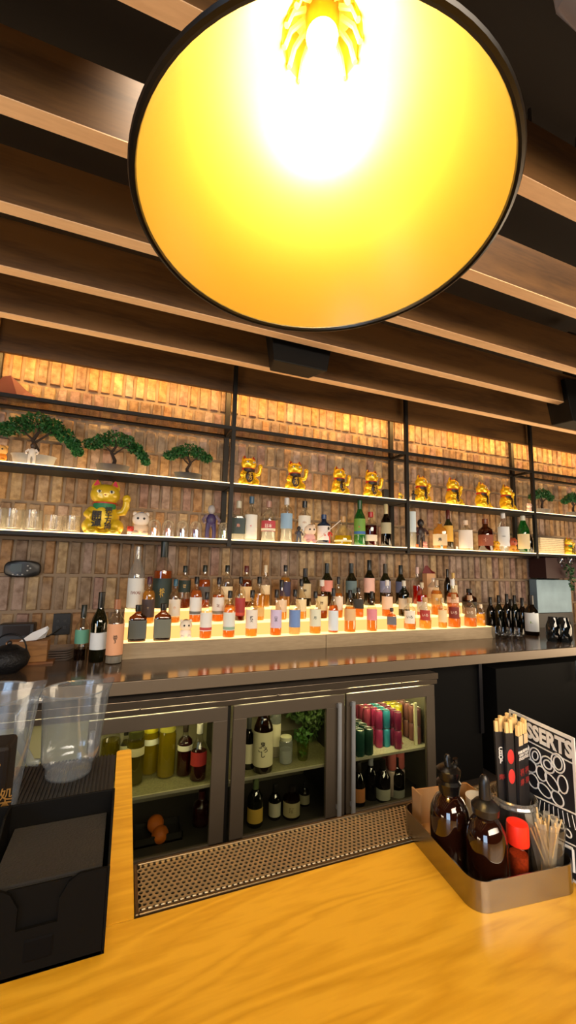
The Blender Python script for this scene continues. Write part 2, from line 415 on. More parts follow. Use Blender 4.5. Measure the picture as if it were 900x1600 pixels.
# ================================================================== PENDANT LAMP
def pendant(loc, label):
    e = E('pendant_lamp', label, 'lamp', loc)
    pr = [(.2, 0), (.1955, .012), (.183, .04), (.165, .073), (.142, .112), (.117, .15), (.091, .19), (.068, .228), (.05, .258)]
    M().lathe([(r + .003, z + .001) for r, z in pr], 72, close=False).ob('shade', P('17130f', .35), e, True)
    M().lathe(pr, 72, close=False).ob('shade_lining', P('9c802a', .47, 0, .6, coat=.3), e, True)
    tr = M(); n = 90
    tr.tube([(.2025 * math.cos(2 * PI * k / n), .2025 * math.sin(2 * PI * k / n), .0) for k in range(n + 1)], .0042, 8)
    tr.ob('rim', P('15110d', .3), e, True)
    cl = M().lathe([(.05, .258), (.052, .30), (.05, .33), (.02, .345)], 32, close=False); cl.ob('neck', P('c9a22c', .4), e, True)
    rb = M()
    for k in range(14):
        a = 2 * PI * k / 14; c, s = math.cos(a), math.sin(a)
        rb.tube([(.047 * c, .047 * s, .252), (.040 * c, .040 * s, .275), (.024 * c, .024 * s, .29)], .0035, 6)
    rb.ob('vent_ribs', P('e8c050', .4), e, True)
    M().lathe([(.02, .262), (.021, .29), (.018, .33)], 24).ob('socket', P('caa84a', .4, .4), e, True)
    b = M().lathe([(.003, .150), (.012, .153), (.021, .164), (.026, .182), (.026, .2), (.020, .226), (.0135, .25), (.0135, .262)], 28).ob('bulb', EM('ffe09c', LAMP_POWER * 8.4), e, True)
    M().tube([(0, 0, .34), (0, 0, 1.55)], .006, 8).ob('stem', IRON, e, True)
    return e
pendant((.179, .381, 1.846), 'large black dome pendant lamp with glowing yellow inside, top of photo')

# speakers
for loc, lab, rz in (((.86, 2.18, 2.61), 'black wedge speaker hanging between slats just below the lamp rim', .0), ((3.12, 2.02, 2.55), 'black speaker at the right photo edge under the slats', .0)):
    e = E('ceiling_speaker', lab, 'speaker', loc, rz)
    sp = M().add([(-.20,-.11,.33),(.24,-.11,.36),(.17,-.13,.0),(-.17,-.13,.0),(-.17,.08,.33),(.22,.08,.36),(.13,.06,.03),(-.13,.06,.03)],
                 [(0,1,2,3),(4,7,6,5),(0,3,7,4),(1,5,6,2),(3,2,6,7),(0,4,5,1)])
    sp.ob('cabinet', P('080706', .6, spec=.25), e, bevel=.006)
    B(-.02, .06, -.05, .02, .34, .78).ob('mount_bracket', IRON, e)
# duct and pipe above the slats
e = E('ceiling_duct', 'dark ceiling pipe running above the slats at top right', 'pipe', (0, 0, 0))
M().tube([(.3, 1.02, 3.16), (7, 1.02, 3.16)], .035, 14).ob('pipe_run', P('6a6258', .5, .2), e, True)
for x in (1.45, 1.75, 2.9): M().tube([(x, 1.02, 3.12), (x, .98, 3.16), (x, 1.02, 3.2), (x + .02, 1.03, 3.42)], .008, 8).ob('hanger', P('4a423a', .5, .6), e, True)
e = E('bent_duct', 'bluish grey bent metal duct high up beside the lamp', 'duct', (0, 0, 0))
M().tube([(1.02, .58, 3.4), (1.03, .585, 3.2), (1.07, .6, 3.08), (1.13, .6, 3.05)], [.05, .05, .045, .035], 18).ob('duct_pipe', P('a8acc4', .4, .3), e, True)

# ================================================================== BOTTLES
PROF = {
 'pot':  [(.9, 0), (1, .015), (1, .56), (.95, .64), (.7, .71), (.4, .765), (.35, .80), (.34, .93)],
 'slim': [(.9, 0), (1, .015), (1, .50), (.85, .58), (.5, .68), (.38, .76), (.34, .93)],
 'wine': [(.95, 0), (1, .012), (1, .55), (.9, .62), (.5, .72), (.38, .78), (.36, .95)],
 'squat':[(.93, 0), (1, .02), (1, .60), (.93, .67), (.5, .74), (.38, .77), (.36, .9)],
 'sake': [(.95, 0), (1, .012), (1, .58), (.92, .66), (.6, .78), (.42, .87), (.38, .95)],
 'flask':[(.95, 0), (1, .02), (1, .60), (.96, .66), (.55, .74), (.36, .78), (.34, .9)],
 'dome': [(1, 0), (1.02, .03), (1, .34), (.82, .5), (.45, .62), (.3, .7), (.27, .86)],
 'jar':  [(.9, 0), (1, .03), (1, .78), (.9, .86), (.82, .9), (.82, .94)],
 'tube': [(.96, 0), (1, .01), (1, .70), (.9, .76), (.42, .82), (.38, .93)],
}
CAPZ = {'pot': (.84, 1), 'slim': (.82, 1), 'wine': (.76, 1), 'squat': (.84, 1), 'sake': (.86, 1), 'flask': (.82, 1), 'dome': (.8, 1), 'jar': (.86, 1), 'tube': (.84, 1)}
GLS = {'c': ('f8f8f4', .92, 0), 'g': ('2c3a22', .4, .12), 'a': ('5a2c10', .4, .1), 'k': ('0d0a08', .3, .5), 'b': ('28406e', .5, .3), 'G': ('1f8a3a', .5, .25), 'f': ('e8ecec', .8, .25)}
LIQ = {'amber': 'f4aa50', 'gold': 'fcc660', 'pale': 'fce8b8', 'orange': 'f69c46', 'red': 'e03020', 'brown': 'a85a28', 'deep': 'e8843c', 'yellow': 'd8c018', 'olive': '8a7c14', 'clear': 'f2f4f0', 'darkred': '5a0e0a', 'dark': '241410'}
def bottle(loc, h, r, kind, glass, liq, fill, cap, label, lz=(.14, .48), band=None, look='', cat='bottle', name='liquor_bottle', group=None, p=2, sy=1, face=None, opaque=False, text=None, tcol='1c1812', capmetal=0, tsize=None, half=1.25):
    e = E(name, look, cat, loc, 0, group)
    face = math.atan2(loc[0], loc[1]) if face is None else face
    e.rotation_euler = (0, 0, -face)          # labels look out over the bar
    prof = [(a * r, b * h) for a, b in PROF[kind]]
    gc, ge, gb = GLS[glass]
    M().lathe(prof, 20, sy=sy, p=p).ob('glass', GL(gc, .03, 1.85, ge, gb), e, True)
    if liq:
        top = fill * h; ip = [(a * .93, max(b, h * .015)) for a, b in prof if b < top]
        for (a, b), (c, d) in zip(prof, prof[1:]):
            if b < top <= d: ip.append((.93 * (a + (c - a) * (top - b) / (d - b)), top)); break
        M().lathe(ip, 18, sy=sy, p=p).ob('liquid', GL(LIQ[liq], .1, 1.1, .6, .38), e, True)
    if cap:
        k = PROF[kind][-1][0] * r * 1.1; z0, z1 = CAPZ[kind]
        if kind == 'jar': k = .86 * r
        M().lathe([(k, z0 * h), (k * 1.02, z0 * h + .002), (k, z1 * h - .002), (k * .9, z1 * h)], 16).ob('cap', P(cap, .35, capmetal), e, True)
    if label:
        lr = r * 1.012
        lb = M().shell(lr, lz[0] * h, lz[1] * h, -PI / 2 - half, -PI / 2 + half, 12, 1, sy, p).ob('label', P(label, .6), e, True)
        if band:
            M().shell(lr + .0007, (lz[0] + .015) * h, (lz[0] + .075) * h, -PI / 2 - half, -PI / 2 + half, 12, 1, sy, p, .0003).ob('label_band', P(band, .6), lb, True)
        if text:
            ts = tsize or r * .55
            yr = lr * (sy if p == 2 else sy)
            TX('label_print', text, ts, P(tcol, .6), lb, Matrix.Translation((0, 0, (lz[0] + lz[1]) / 2 * h)), cyl=lr + .0009 if sy == 1 and p == 2 else None, bold=.02)
            if not (sy == 1 and p == 2):
                lb.children[-1].data.transform(Matrix.Translation((0, -lr * sy * (1.0 if p > 2 else 1) - .001, 0)))
    return e
def ordn(i, n):
    w = ['first', 'second', 'third', 'fourth', 'fifth', 'sixth', 'seventh', 'eighth', 'ninth', 'tenth', 'eleventh', 'twelfth']
    return f"{w[i]} from the left" if i < n / 2 or n - i > 12 and i < 12 else (f"{w[n - 1 - i]} from the right" if n - 1 - i else 'last on the right')
def row(items, Y, Z, where, group):
    items = sorted(items, key=lambda t: t[0]); n = len(items)
    for i, it in enumerate(items):
        px, yt, w, kind, gl, lq, fl, cap, lab, lz, band, look = it[:12]; kw = dict(it[12]) if len(it) > 12 else {}
        dy = kw.pop('dy', 0)
        p = at(px, yt, Y=Y + dy); h = p.z - Z
        q = at(px, (yt + 60), Y=Y + dy)
        base = Vector((p.x, Y + dy, Z))
        # centre on the measured column at mid height
        mid = base + Vector((0, 0, h * .45))
        c = RM @ (np.array(mid) - CAM); u = 450 + FPX * c[0] / c[2]
        base.x += (px - u) / FPX * c[2] / RM[0][0] * .5
        r = w / 2 / FPX * depth(mid) * .94
        if kind == 'flask' or kw.get('p'): kw.setdefault('p', 5); kw.setdefault('sy', .62)
        bottle(base, h, r, kind, gl, lq, fl, cap, lab, lz, band, look=f"{look}, {where}, {ordn(i, n).replace(' the ', ' ')}", group=group, **kw)
A = (.14, .50)
row1 = [
 (216, 945, 28, 'flask', 'a', 'dark', .6, '171412', '5c605c', (.08, .58), None, 'squat dark bottle with grey label', dict(sy=.55)),
 (255, 943, 27, 'flask', 'a', 'dark', .6, '1a1814', '6e7164', (.08, .58), None, 'squat dark bottle with grey-green label', dict(sy=.55)),
 (323, 925, 20, 'pot', 'c', 'orange', .2, '141414', 'e8e6e0', (.17, .56), 'c84a4a', 'clear bottle, white label with red band'),
 (359, 923, 20, 'pot', 'c', 'orange', .7, '141414', 'dfe3dc', (.16, .54), '8fb09a', 'orange bottle, white label with green band'),
 (394, 922, 20, 'pot', 'c', 'gold', .2, '171714', 'ece2d4', (.18, .58), None, 'pale bottle, cream label with black script', dict(text='秩\n父', tcol='201a16')),
 (432, 921, 19, 'slim', 'c', 'orange', .17, '1a1210', 'cfc0e0', (.17, .56), None, 'clear bottle with lilac label', dict(text='山\n水', tcol='201a26')),
 (461, 921, 19, 'pot', 'c', 'pale', .3, '141414', '6f8fc8', (.17, .55), None, 'clear bottle with blue label'),
 (493, 924, 19, 'pot', 'c', 'gold', .2, '161616', 'dfe0c8', (.18, .58), None, 'clear bottle with pale green label', dict(text='月', tcol='3a4a3a')),
 (521, 919, 17, 'slim', 'c', 'deep', .62, '161a1e', 'd8e4ee', (.06, .50), None, 'slim red-brown bottle with tall pale blue label'),
 (547, 922, 19, 'slim', 'c', 'amber', .6, '13161c', 'e0b884', (.28, .56), None, 'brown bottle with tan label'),
 (581, 924, 17, 'slim', 'c', 'amber', .4, '14160f', 'dd8c98', (.28, .56), None, 'brown bottle with pink label'),
 (612, 950, 15, 'squat', 'c', 'orange', .75, '2c2018', '6c6c74', (.25, .62), None, 'short orange flask with slate label', dict(p=5)),
 (640, 934, 20, 'squat', 'c', 'amber', .25, 'c8b080', 'eee8d8', (.2, .60), None, 'stout bottle with white script label', dict(text='いろ', tcol='3a2a20', half=.9)),
 (664, 933, 20, 'squat', 'c', 'gold', .3, 'c8a470', 'b03a34', (.28, .60), None, 'stout golden bottle with red label', dict(text='いろ', tcol='f2d8c0', half=.9)),
 (691, 934, 14, 'squat', 'c', 'gold', .62, 'c8b080', 'ecd8a8', (.2, .60), None, 'stout golden bottle with cream label'),
 (709, 928, 20, 'squat', 'c', 'orange', .3, 'b89060', '7e2c22', (.28, .62), None, 'stout orange bottle with maroon label', dict(text='いろ', tcol='f0d8c0', half=.9)),
 (734, 930, 20, 'squat', 'c', 'orange', .34, 'b89878', '9a7a58', (.30, .62), None, 'stout orange bottle with brown label', dict(text='いろ', tcol='f0e0c8', half=.9)),
 (751, 944, 14, 'squat', 'c', 'gold', .6, 'e8d8b8', None, A, None, 'small golden flask with white cap', dict(p=5)),
]
row(row1, 2.625, .99, 'front lit tier', 'bottles on the front tier')
row2 = [
 (233, 901, 21, 'pot', 'c', 'gold', .7, '4a2030', '4a3a38', (.14, .52), None, 'golden bottle, dark floral label, purple cap', dict(text='✿', tcol='b09068')),
 (274, 905, 19, 'pot', 'c', 'amber', .12, '2c5a70', 'ece0cc', (.16, .54), None, 'pale bottle with teal cap and orange flower label', dict(text='❀', tcol='e08a20')),
 (307, 901, 20, 'pot', 'c', 'orange', .7, '171615', 'e4e4e0', (.17, .55), '6c6a66', 'deep orange bottle, white label, grey band'),
 (342, 902, 20, 'pot', 'c', 'orange', .6, '201414', 'e6e2da', (.17, .55), '8a8678', 'bottle with white label and faint script', dict(text='花', tcol='8a5a40')),
 (376, 901, 17, 'pot', 'c', 'darkred', .16, '171615', 'a83a3c', (.12, .52), 'd0584a', 'pale bottle with red label'),
 (405, 901, 19, 'pot', 'c', 'gold', .6, '141412', 'e8c07a', (.1, .3), None, 'golden bottle with tall black cap'),
 (440, 906, 19, 'slim', 'c', 'gold', .4, '1a1818', 'ecd0b0', (.2, .5), None, 'clear bottle with peach label and white-tipped cap'),
 (471, 905, 18, 'slim', 'c', 'gold', .3, '171614', 'f0dcae', (.2, .5), None, 'clear bottle with straw label'),
 (503, 906, 20, 'squat', 'c', 'brown', .62, 'd8d0c4', 'e8d4a0', (.22, .58), None, 'dark red bottle with floral cream label', dict(text='蘭', tcol='6a5030')),
 (529, 901, 15, 'slim', 'c', 'amber', .6, '201c20', 'eadcc8', (.2, .52), None, 'slim bottle with cream label and black collar'),
 (560, 918, 17, 'squat', 'c', 'orange', .3, '2a2018', '2c2a22', (.3, .62), None, 'small bottle with square black label', dict(p=5)),
 (605, 906, 18, 'pot', 'c', 'orange', .55, 'd8d4d0', 'f0ceae', (.2, .55), None, 'orange bottle with glass stopper and cream label'),
 (631, 907, 18, 'pot', 'g', 'olive', .6, 'd0c8b8', 'dccfb0', (.2, .5), None, 'dark green bottle with beige label'),
 (659, 910, 17, 'pot', 'c', 'red', .62, 'c8b898', 'e8dcc8', (.12, .42), None, 'bright red bottle with cream label'),
 (682, 906, 18, 'pot', 'c', 'amber', .7, 'b8a080', 'e0b060', (.3, .6), None, 'brown bottle with gold label', dict(text='兎', tcol='f0e8d0')),
 (707, 905, 19, 'slim', 'c', 'deep', .62, 'e0e4e8', 'f0d0b8', (.34, .5), None, 'red-brown bottle with pale cap and face label'),
 (733, 920, 23, 'squat', 'a', 'dark', .6, '16120e', '3a342a', (.2, .5), None, 'round dark bottle with black stopper'),
]
row(row2, 2.715, 1.078, 'middle lit tier', 'bottles on the middle tier')
row3 = [
 (215, 847, 26, 'slim', 'f', 'clear', .4, None, 'dfe0dc', (.03, .46), None, 'very tall frosted bottle with white label', dict(text='IWAI', tcol='8a5a50', half=1.4)),
 (256, 846, 30, 'wine', 'c', 'deep', .56, '1a2422', '2a3a36', (.02, .45), None, 'giant bottle with dark floral label and cord', dict(text='松\n竹', tcol='c8a030', half=1.5)),
 (289, 884, 20, 'pot', 'c', 'brown', .22, '1c2420', '22342e', (.38, .66), None, 'pale bottle with dark green label', dict(text='響', tcol='c0a060')),
 (320, 883, 20, 'pot', 'c', 'deep', .66, '1a2018', '5a5a58', (.2, .5), None, 'red-brown bottle with black cap'),
 (355, 883, 20, 'pot', 'c', 'pale', .3, '181c18', 'e8d8b0', (.2, .5), None, 'pale bottle with ringed black cap'),
 (385, 884, 20, 'pot', 'c', 'brown', .66, '5a1a1c', 'e8c890', (.15, .5), None, 'brown bottle with dark red cap'),
 (415, 883, 16, 'slim', 'c', 'gold', .5, 'd8c8a8', 'ecd8b0', (.3, .52), None, 'thin pale bottle with cork stopper'),
 (446, 883, 18, 'pot', 'c', 'gold', .7, '1a1a1e', '3c3a5c', (.25, .6), None, 'golden bottle with indigo label'),
 (477, 888, 20, 'wine', 'g', 'olive', .6, '1c1a1c', 'c8b890', (.22, .6), None, 'olive bottle with script label', dict(text='梅', tcol='2a2620')),
 (511, 880, 20, 'wine', 'g', 'amber', .6, '20282a', 'e09080', (.34, .6), None, 'green wine bottle with salmon label'),
 (549, 880, 19, 'wine', 'g', 'dark', .6, '20282a', '5a7074', (.3, .58), None, 'dark wine bottle with blue-grey label'),
 (577, 875, 18, 'wine', 'g', 'dark', .6, '1a2020', 'e8b8a8', (.28, .6), None, 'dark wine bottle with pink label and pourer'),
 (602, 881, 18, 'wine', 'g', 'olive', .6, '3a3428', '9aa0c0', (.3, .58), None, 'olive wine bottle with lavender label'),
 (626, 883, 17, 'wine', 'g', 'dark', .6, '20282a', '6a7090', (.3, .58), None, 'dark wine bottle with slate blue label'),
 (652, 886, 15, 'slim', 'c', 'red', .5, 'd0b0a8', None, A, None, 'thin clear bottle of red liqueur'),
 (677, 900, 18, 'pot', 'f', 'pale', .5, None, 'e8cfa8', (.2, .6), None, 'frosted bottle below a wooden box'),
 (699, 889, 11, 'wine', 'k', None, .5, '141210', None, A, None, 'narrow black bottle'),
 (708, 895, 13, 'slim', 'f', 'pale', .5, 'd8b060', 'e8d8b0', (.3, .6), None, 'slender white bottle with gold top'),
]
for t in row3:
    pass
row(row3, 2.815, 1.156, 'back lit tier', 'bottles on the back tier')

# lower wall shelf bottles
r4 = [
 (373, 783, 23, 'flask', 'c', 'clear', .5, 'c8c4b0', '3c4a48', (.16, .56), None, 'square clear bottle with black and teal label', dict(text='鳥', tcol='d0907a')),
 (393, 776, 21, 'squat', 'c', 'clear', .5, '3c5a70', 'e8e6dc', (.04, .58), None, 'clear bottle with white label and blue-grey cap', dict(text='✿', tcol='d84048')),
 (420, 783, 24, 'squat', 'c', 'clear', .5, 'a07868', 'b8424c', (.24, .5), 'e8e0c8', 'clear bottle with red and cream label', dict(text='日本', tcol='f0e0d0')),
 (448, 778, 20, 'tube', 'c', 'clear', .5, 'c8c4c0', '8fb0cc', (.3, .64), None, 'straight clear bottle with light blue label'),
 (476, 783, 21, 'squat', 'c', 'clear', .5, '1a1c1e', 'e0dacc', (.32, .64), None, 'clear bottle with white label and black cap', dict(text='gin', tcol='b89070')),
 (506, 804, 22, 'squat', 'b', None, .5, '26406a', 'e4dcd8', (.12, .6), None, 'squat blue bottle with pale label'),
 (536, 807, 30, 'dome', 'c', 'yellow', .32, 'b8905a', 'e6dcae', (.1, .16), None, 'domed clear decanter with pale yellow liqueur'),
 (562, 779, 19, 'wine', 'G', 'clear', .4, '1a4a28', '6c9a3c', (.22, .56), '3a6ab0', 'tall green bottle with lime and blue label', dict(text='◣', tcol='c84a3c')),
 (579, 800, 22, 'squat', 'c', 'darkred', .6, 'a82020', 'e8d8c0', (.14, .32), None, 'dark red bottle with red stopper'),
 (603, 788, 17, 'wine', 'k', None, .5, 'c8b888', 'b0a888', (.3, .56), None, 'black bottle with cream capsule and faded label'),
]
row(r4, 2.83, 1.625, 'lower shelf middle bay', 'bottles on the middle bay of the lower wall shelf')
r5 = [
 (643, 776, 14, 'tube', 'c', 'clear', .5, 'd8d0c0', 'c8d8e0', (.3, .7), None, 'thin clear bottle against the post'),
 (687, 812, 22, 'flask', 'c', 'gold', .86, None, 'e0c8a0', (.12, .5), None, 'square golden bottle with dark figure label', dict(text='鳥', tcol='2a2018')),
 (700, 797, 15, 'wine', 'g', 'amber', .5, '5a2018', 'd8a840', (.2, .6), None, 'slim green bottle with yellow label', dict(dy=.05)),
 (727, 813, 22, 'squat', 'c', 'pale', .6, 'e0c8b0', 'e8e0d8', (.06, .66), None, 'stout bottle with tall white label'),
 (758, 811, 23, 'squat', 'a', 'brown', .62, '6a3418', '8c4a34', (.16, .5), None, 'broad brown bottle with copper label', dict(text='十', tcol='d8a890')),
 (786, 800, 18, 'pot', 'c', 'clear', .5, 'd8d8d8', 'dde2e6', (.14, .62), None, 'clear bottle with tall grey-white label', dict(text='TAKI', tcol='6a7078', tsize=.014)),
 (817, 806, 18, 'sake', 'G', None, .5, 'c8c8bc', 'd8c8a0', (.1, .5), None, 'green bottle with beige label'),
 (826, 830, 12, 'sake', 'k', None, .5, '141210', None, A, None, 'dark bottle half hidden', dict(dy=.06)),
]
row(r5, 2.83, 1.625, 'lower shelf right bay', 'bottles on the right bay of the lower wall shelf')
# bottles standing on the counter left
def cb(px, yt, yb, w, kind, gl, lq, fl, cap, lab, lz, look, **kw):
    b = at(px, yb, Z=.90); t = at(px, yt, Y=b.y); h = t.z - .9; r = w / 2 / FPX * depth(b) * .94
    return bottle(b, h, r, kind, gl, lq, fl, cap, lab, lz, look=look, **kw)
cb(125, 945, 1030, 22, 'wine', 'c', 'dark', .2, '16201c', '5c9a84', (.3, .55), 'clear bottle with green label, left counter end', group='bottles left of the stair')
cb(151, 925, 1033, 26, 'wine', 'g', 'olive', .62, '1a1814', 'cfd6dc', (.18, .42), 'green-gold wine bottle with white label on the left counter', group='bottles left of the stair')
cb(177, 936, 1036, 27, 'squat', 'c', 'clear', .12, 'a06a4a', 'e0a47c', (.14, .62), 'clear bottle with peach label at the stair corner', group='bottles left of the stair', text='番\n3', tcol='2c2018')
# dark bottles right end
k = 0
for px, yt, yb in ((768, 933, 990), (781, 930, 992), (794, 928, 993), (806, 930, 993), (818, 934, 994), (775, 938, 985), (800, 936, 986)):
    b = at(px, yb - 6, Z=.9); h = at(px, yt, Y=b.y).z - .9
    bottle(b, h, .037, 'wine', 'g' if k % 2 else 'k', 'dark' if k % 2 else None, .6, '141210', None, look=f"dark wine bottle in the cluster right of the lit stair, {['leftmost','second from left','third from left','second from right','rightmost beside white label','short one behind left','short one behind right'][k]}", group='dark bottles right of the stair'); k += 1
cb(832, 930, 992, 21, 'wine', 'k', None, .6, '1a1614', 'd8e0e4', (.1, .56), 'black wine bottle with large white label and green sprig, right counter', text='◣', tcol='7aa03c')
k = 0
for px, py in ((775, 997), (787, 999), (799, 1000), (812, 1001)):
    b = at(px, py, Z=.9); g = M().lathe([(.02, 0), (.033, .01), (.04, .04), (.038, .075), (.034, .1)], 18, close=False).ob('stemless_glass', GL('e6eaee', .03, 1.6, .5), None, True, loc=b)
    T(g, f"stemless clear glass on the counter before the dark bottles, {ordn(k, 4)}", 'glass', 'stemless glasses on the counter'); k += 1
k = 0
for px, py in ((866, 1002), (882, 1003)):
    b = at(px, py, Z=.9); e = E('glass_carafe', f"dark glass carafe below the steel panel, {'left' if k == 0 else 'right'} one", 'carafe', b, 0, 'carafes at the right counter end')
    M().lathe([(.045, 0), (.055, .02), (.055, .12), (.04, .16), (.035, .19)], 18, close=False).ob('glass', GL('8a949c', .03, 1.7, .4), e, True)
    M().tube([(.05, 0, .15), (.085, 0, .15), (.09, 0, .08), (.055, 0, .03)], .005, 6).ob('handle', BLACK, e, True); k += 1
# steel panel, dark red box, black machine, hanging plant
p0 = at(838, 905, Y=2.9); p1 = at(893, 960, Y=2.9)
e = E('steel_box', 'brushed steel panelled appliance with blue daylight painted into its colour, right counter end', 'appliance', (p0.x, 2.9, .9))
B(0, .5, 0, .08, .14, .47).ob('face_panel', P('7f9aac', .5, .4, noise=.2, scale=8), e, bevel=.004)  # blue daylight reflection is put into the base colour
B(.01, .52, .01, .085, .0, .135).ob('base', P('1a1614', .5), e)
T(B(3.82, 4.5, 2.80, 2.98, 1.385, 1.59).ob('storage_box', P('2e0f10', .6), bevel=.004), 'dark maroon box fixed below the lower shelf at right', 'box')
B_ = M()
for k in range(7): B_.ell((3.9 + k * .085, 2.74, 1.578), (.02, .02, .022), 8, 6)
B_ = None
for k in range(4):
    T(M().lathe([(.03, 0), (.034, .03), (.028, .06), (.004, .068), (.004, .1), (.03, .104)][::-1] and [(.028, 0), (.004, .004), (.004, .035), (.03, .05), (.034, .08), (.03, .105)], 14, close=False).ob('hanging_wine_glass', GL('eef2f4', .03, 1.8, .5), None, True, loc=(3.93 + k * .13, 2.72, 1.485)),
      f"upside stem glass hanging under the right end of the lower shelf, {ordn(k, 4)}", 'glass', 'glasses hanging under the right shelf')
def leaves(mm, c, r, n, size, seed):
    rnd = random.Random(seed)
    for _ in range(n):
        while True:
            v = Vector((rnd.uniform(-1, 1), rnd.uniform(-1, 1), rnd.uniform(-1, 1)))
            if .35 < v.length < 1: break
        p = Vector((c[0] + v.x * r[0], c[1] + v.y * r[1], c[2] + v.z * r[2]))
        a = Vector((rnd.uniform(-1, 1), rnd.uniform(-1, 1), rnd.uniform(-.4, 1))).normalized(); b = a.orthogonal().normalized(); b = Matrix.Rotation(rnd.uniform(0, 6), 3, a) @ b; c2 = a.cross(b)
        s = size * rnd.uniform(.6, 1.2)
        mm.add([p - b * s, p + c2 * s * .5, p + b * s, p - c2 * s * .5], [(0, 1, 2, 3)])
GREEN = P('24602c', .5, spec=.4, noise=.5, scale=30); 
def leafy(name, label, cat, loc, pads, n, size, seed, parts):
    e = E(name, label, cat, loc)
    mm = M()
    for i, (c, r) in enumerate(pads): leaves(mm, c, r, n, size, seed + i)
    mm.ob('foliage', GREEN, e)
    return e
hp = at(890, 895, Y=2.75)
e = leafy('hanging_plant', 'small green leafy plant at the right photo edge above the counter', 'plant', (hp.x, 2.75, hp.z), [((0, 0, .02), (.05, .04, .08)), ((.02, 0, -.1), (.03, .03, .08))], 60, .016, 4, None)
M().tube([(0, 0, .12), (.005, 0, 0), (.02, 0, -.2)], .003, 6).ob('stem', P('3a4a20', .6), e)

# ================================================================== BONSAI
def bonsai(px, py, w, label, seed, lean, potc):
    p = at(px, py, Y=2.83); s = w / 100
    e = E('bonsai', label, 'bonsai', (p.x, 2.84, 2.024), 0, 'bonsai on the middle shelf'); e.rotation_euler[2] = 0
    M().lathe([(.085*s, 0), (.09*s, .006), (.1*s, .048*s), (.106*s, .056*s), (.097*s, .056*s), (.09*s, .046*s)], 24, sy=.55).ob('pot', P(potc, .5, noise=.2), e, True)
    M().lathe([(.091*s, .048*s), (.04*s, .057*s)], 20, sy=.55).ob('soil', P('1c1610', .9), e)
    tr = [(0, 0, .04*s), (.01*s*lean, 0, .09*s), (-.015*s*lean, .005, .14*s), (.012*s*lean, 0, .19*s), (0, 0, .23*s)]
    M().tube(tr, [.014*s, .012*s, .01*s, .008*s, .004*s], 8).ob('trunk', P('2c2018', .9, bump=.5), e, True)
    br = M()
    for sx in (-1, 1):
        br.tube([(0, 0, .13*s), (sx*.07*s, -.01, .19*s), (sx*.15*s, 0, .16*s if sx*lean > 0 else .19*s)], [.006*s, .005*s, .002*s], 6)
    br.ob('branches', P('2c2018', .9), e)
    mm = M(); rnd = random.Random(seed)
    pads = [((0, 0, .238*s), (.085*s, .06*s, .055*s)), ((.07*s, 0, .225*s), (.06*s, .05*s, .048*s)), ((-.075*s, 0, .212*s), (.065*s, .05*s, .045*s)),
            ((.13*s, 0, .185*s if lean > 0 else .195*s), (.05*s, .04*s, .04*s)), ((-.14*s, 0, .182*s), (.05*s, .04*s, .036*s))]
    if lean > 0: pads += [((.175*s, 0, .145*s), (.04*s, .035*s, .03*s)), ((.2*s, 0, .105*s), (.03*s, .03*s, .026*s))]
    for i, (c, r) in enumerate(pads): leaves(mm, c, r, 330, .0125 * s, seed * 10 + i)
    mm.ob('foliage', GREEN, e)
    return e
bonsai(52, 720, 118, 'wide bonsai with drooping right branch in pale grey pot, leftmost', 3, 1, '8a8680')
bonsai(176, 730, 100, 'bonsai with rounded crown in a brown-grey pot above the big gold cat', 5, 1, '3c342e')
bonsai(294, 742, 92, 'small bonsai in black pot nearest the first post', 8, -1, '1c1a1a')
bonsai(849, 795, 92, 'dim bonsai just right of the third post on the middle shelf', 11, -1, '5a524c')
bonsai(898, 800, 90, 'dim bonsai cut by the right photo edge on the middle shelf', 14, -1, '4a423c')

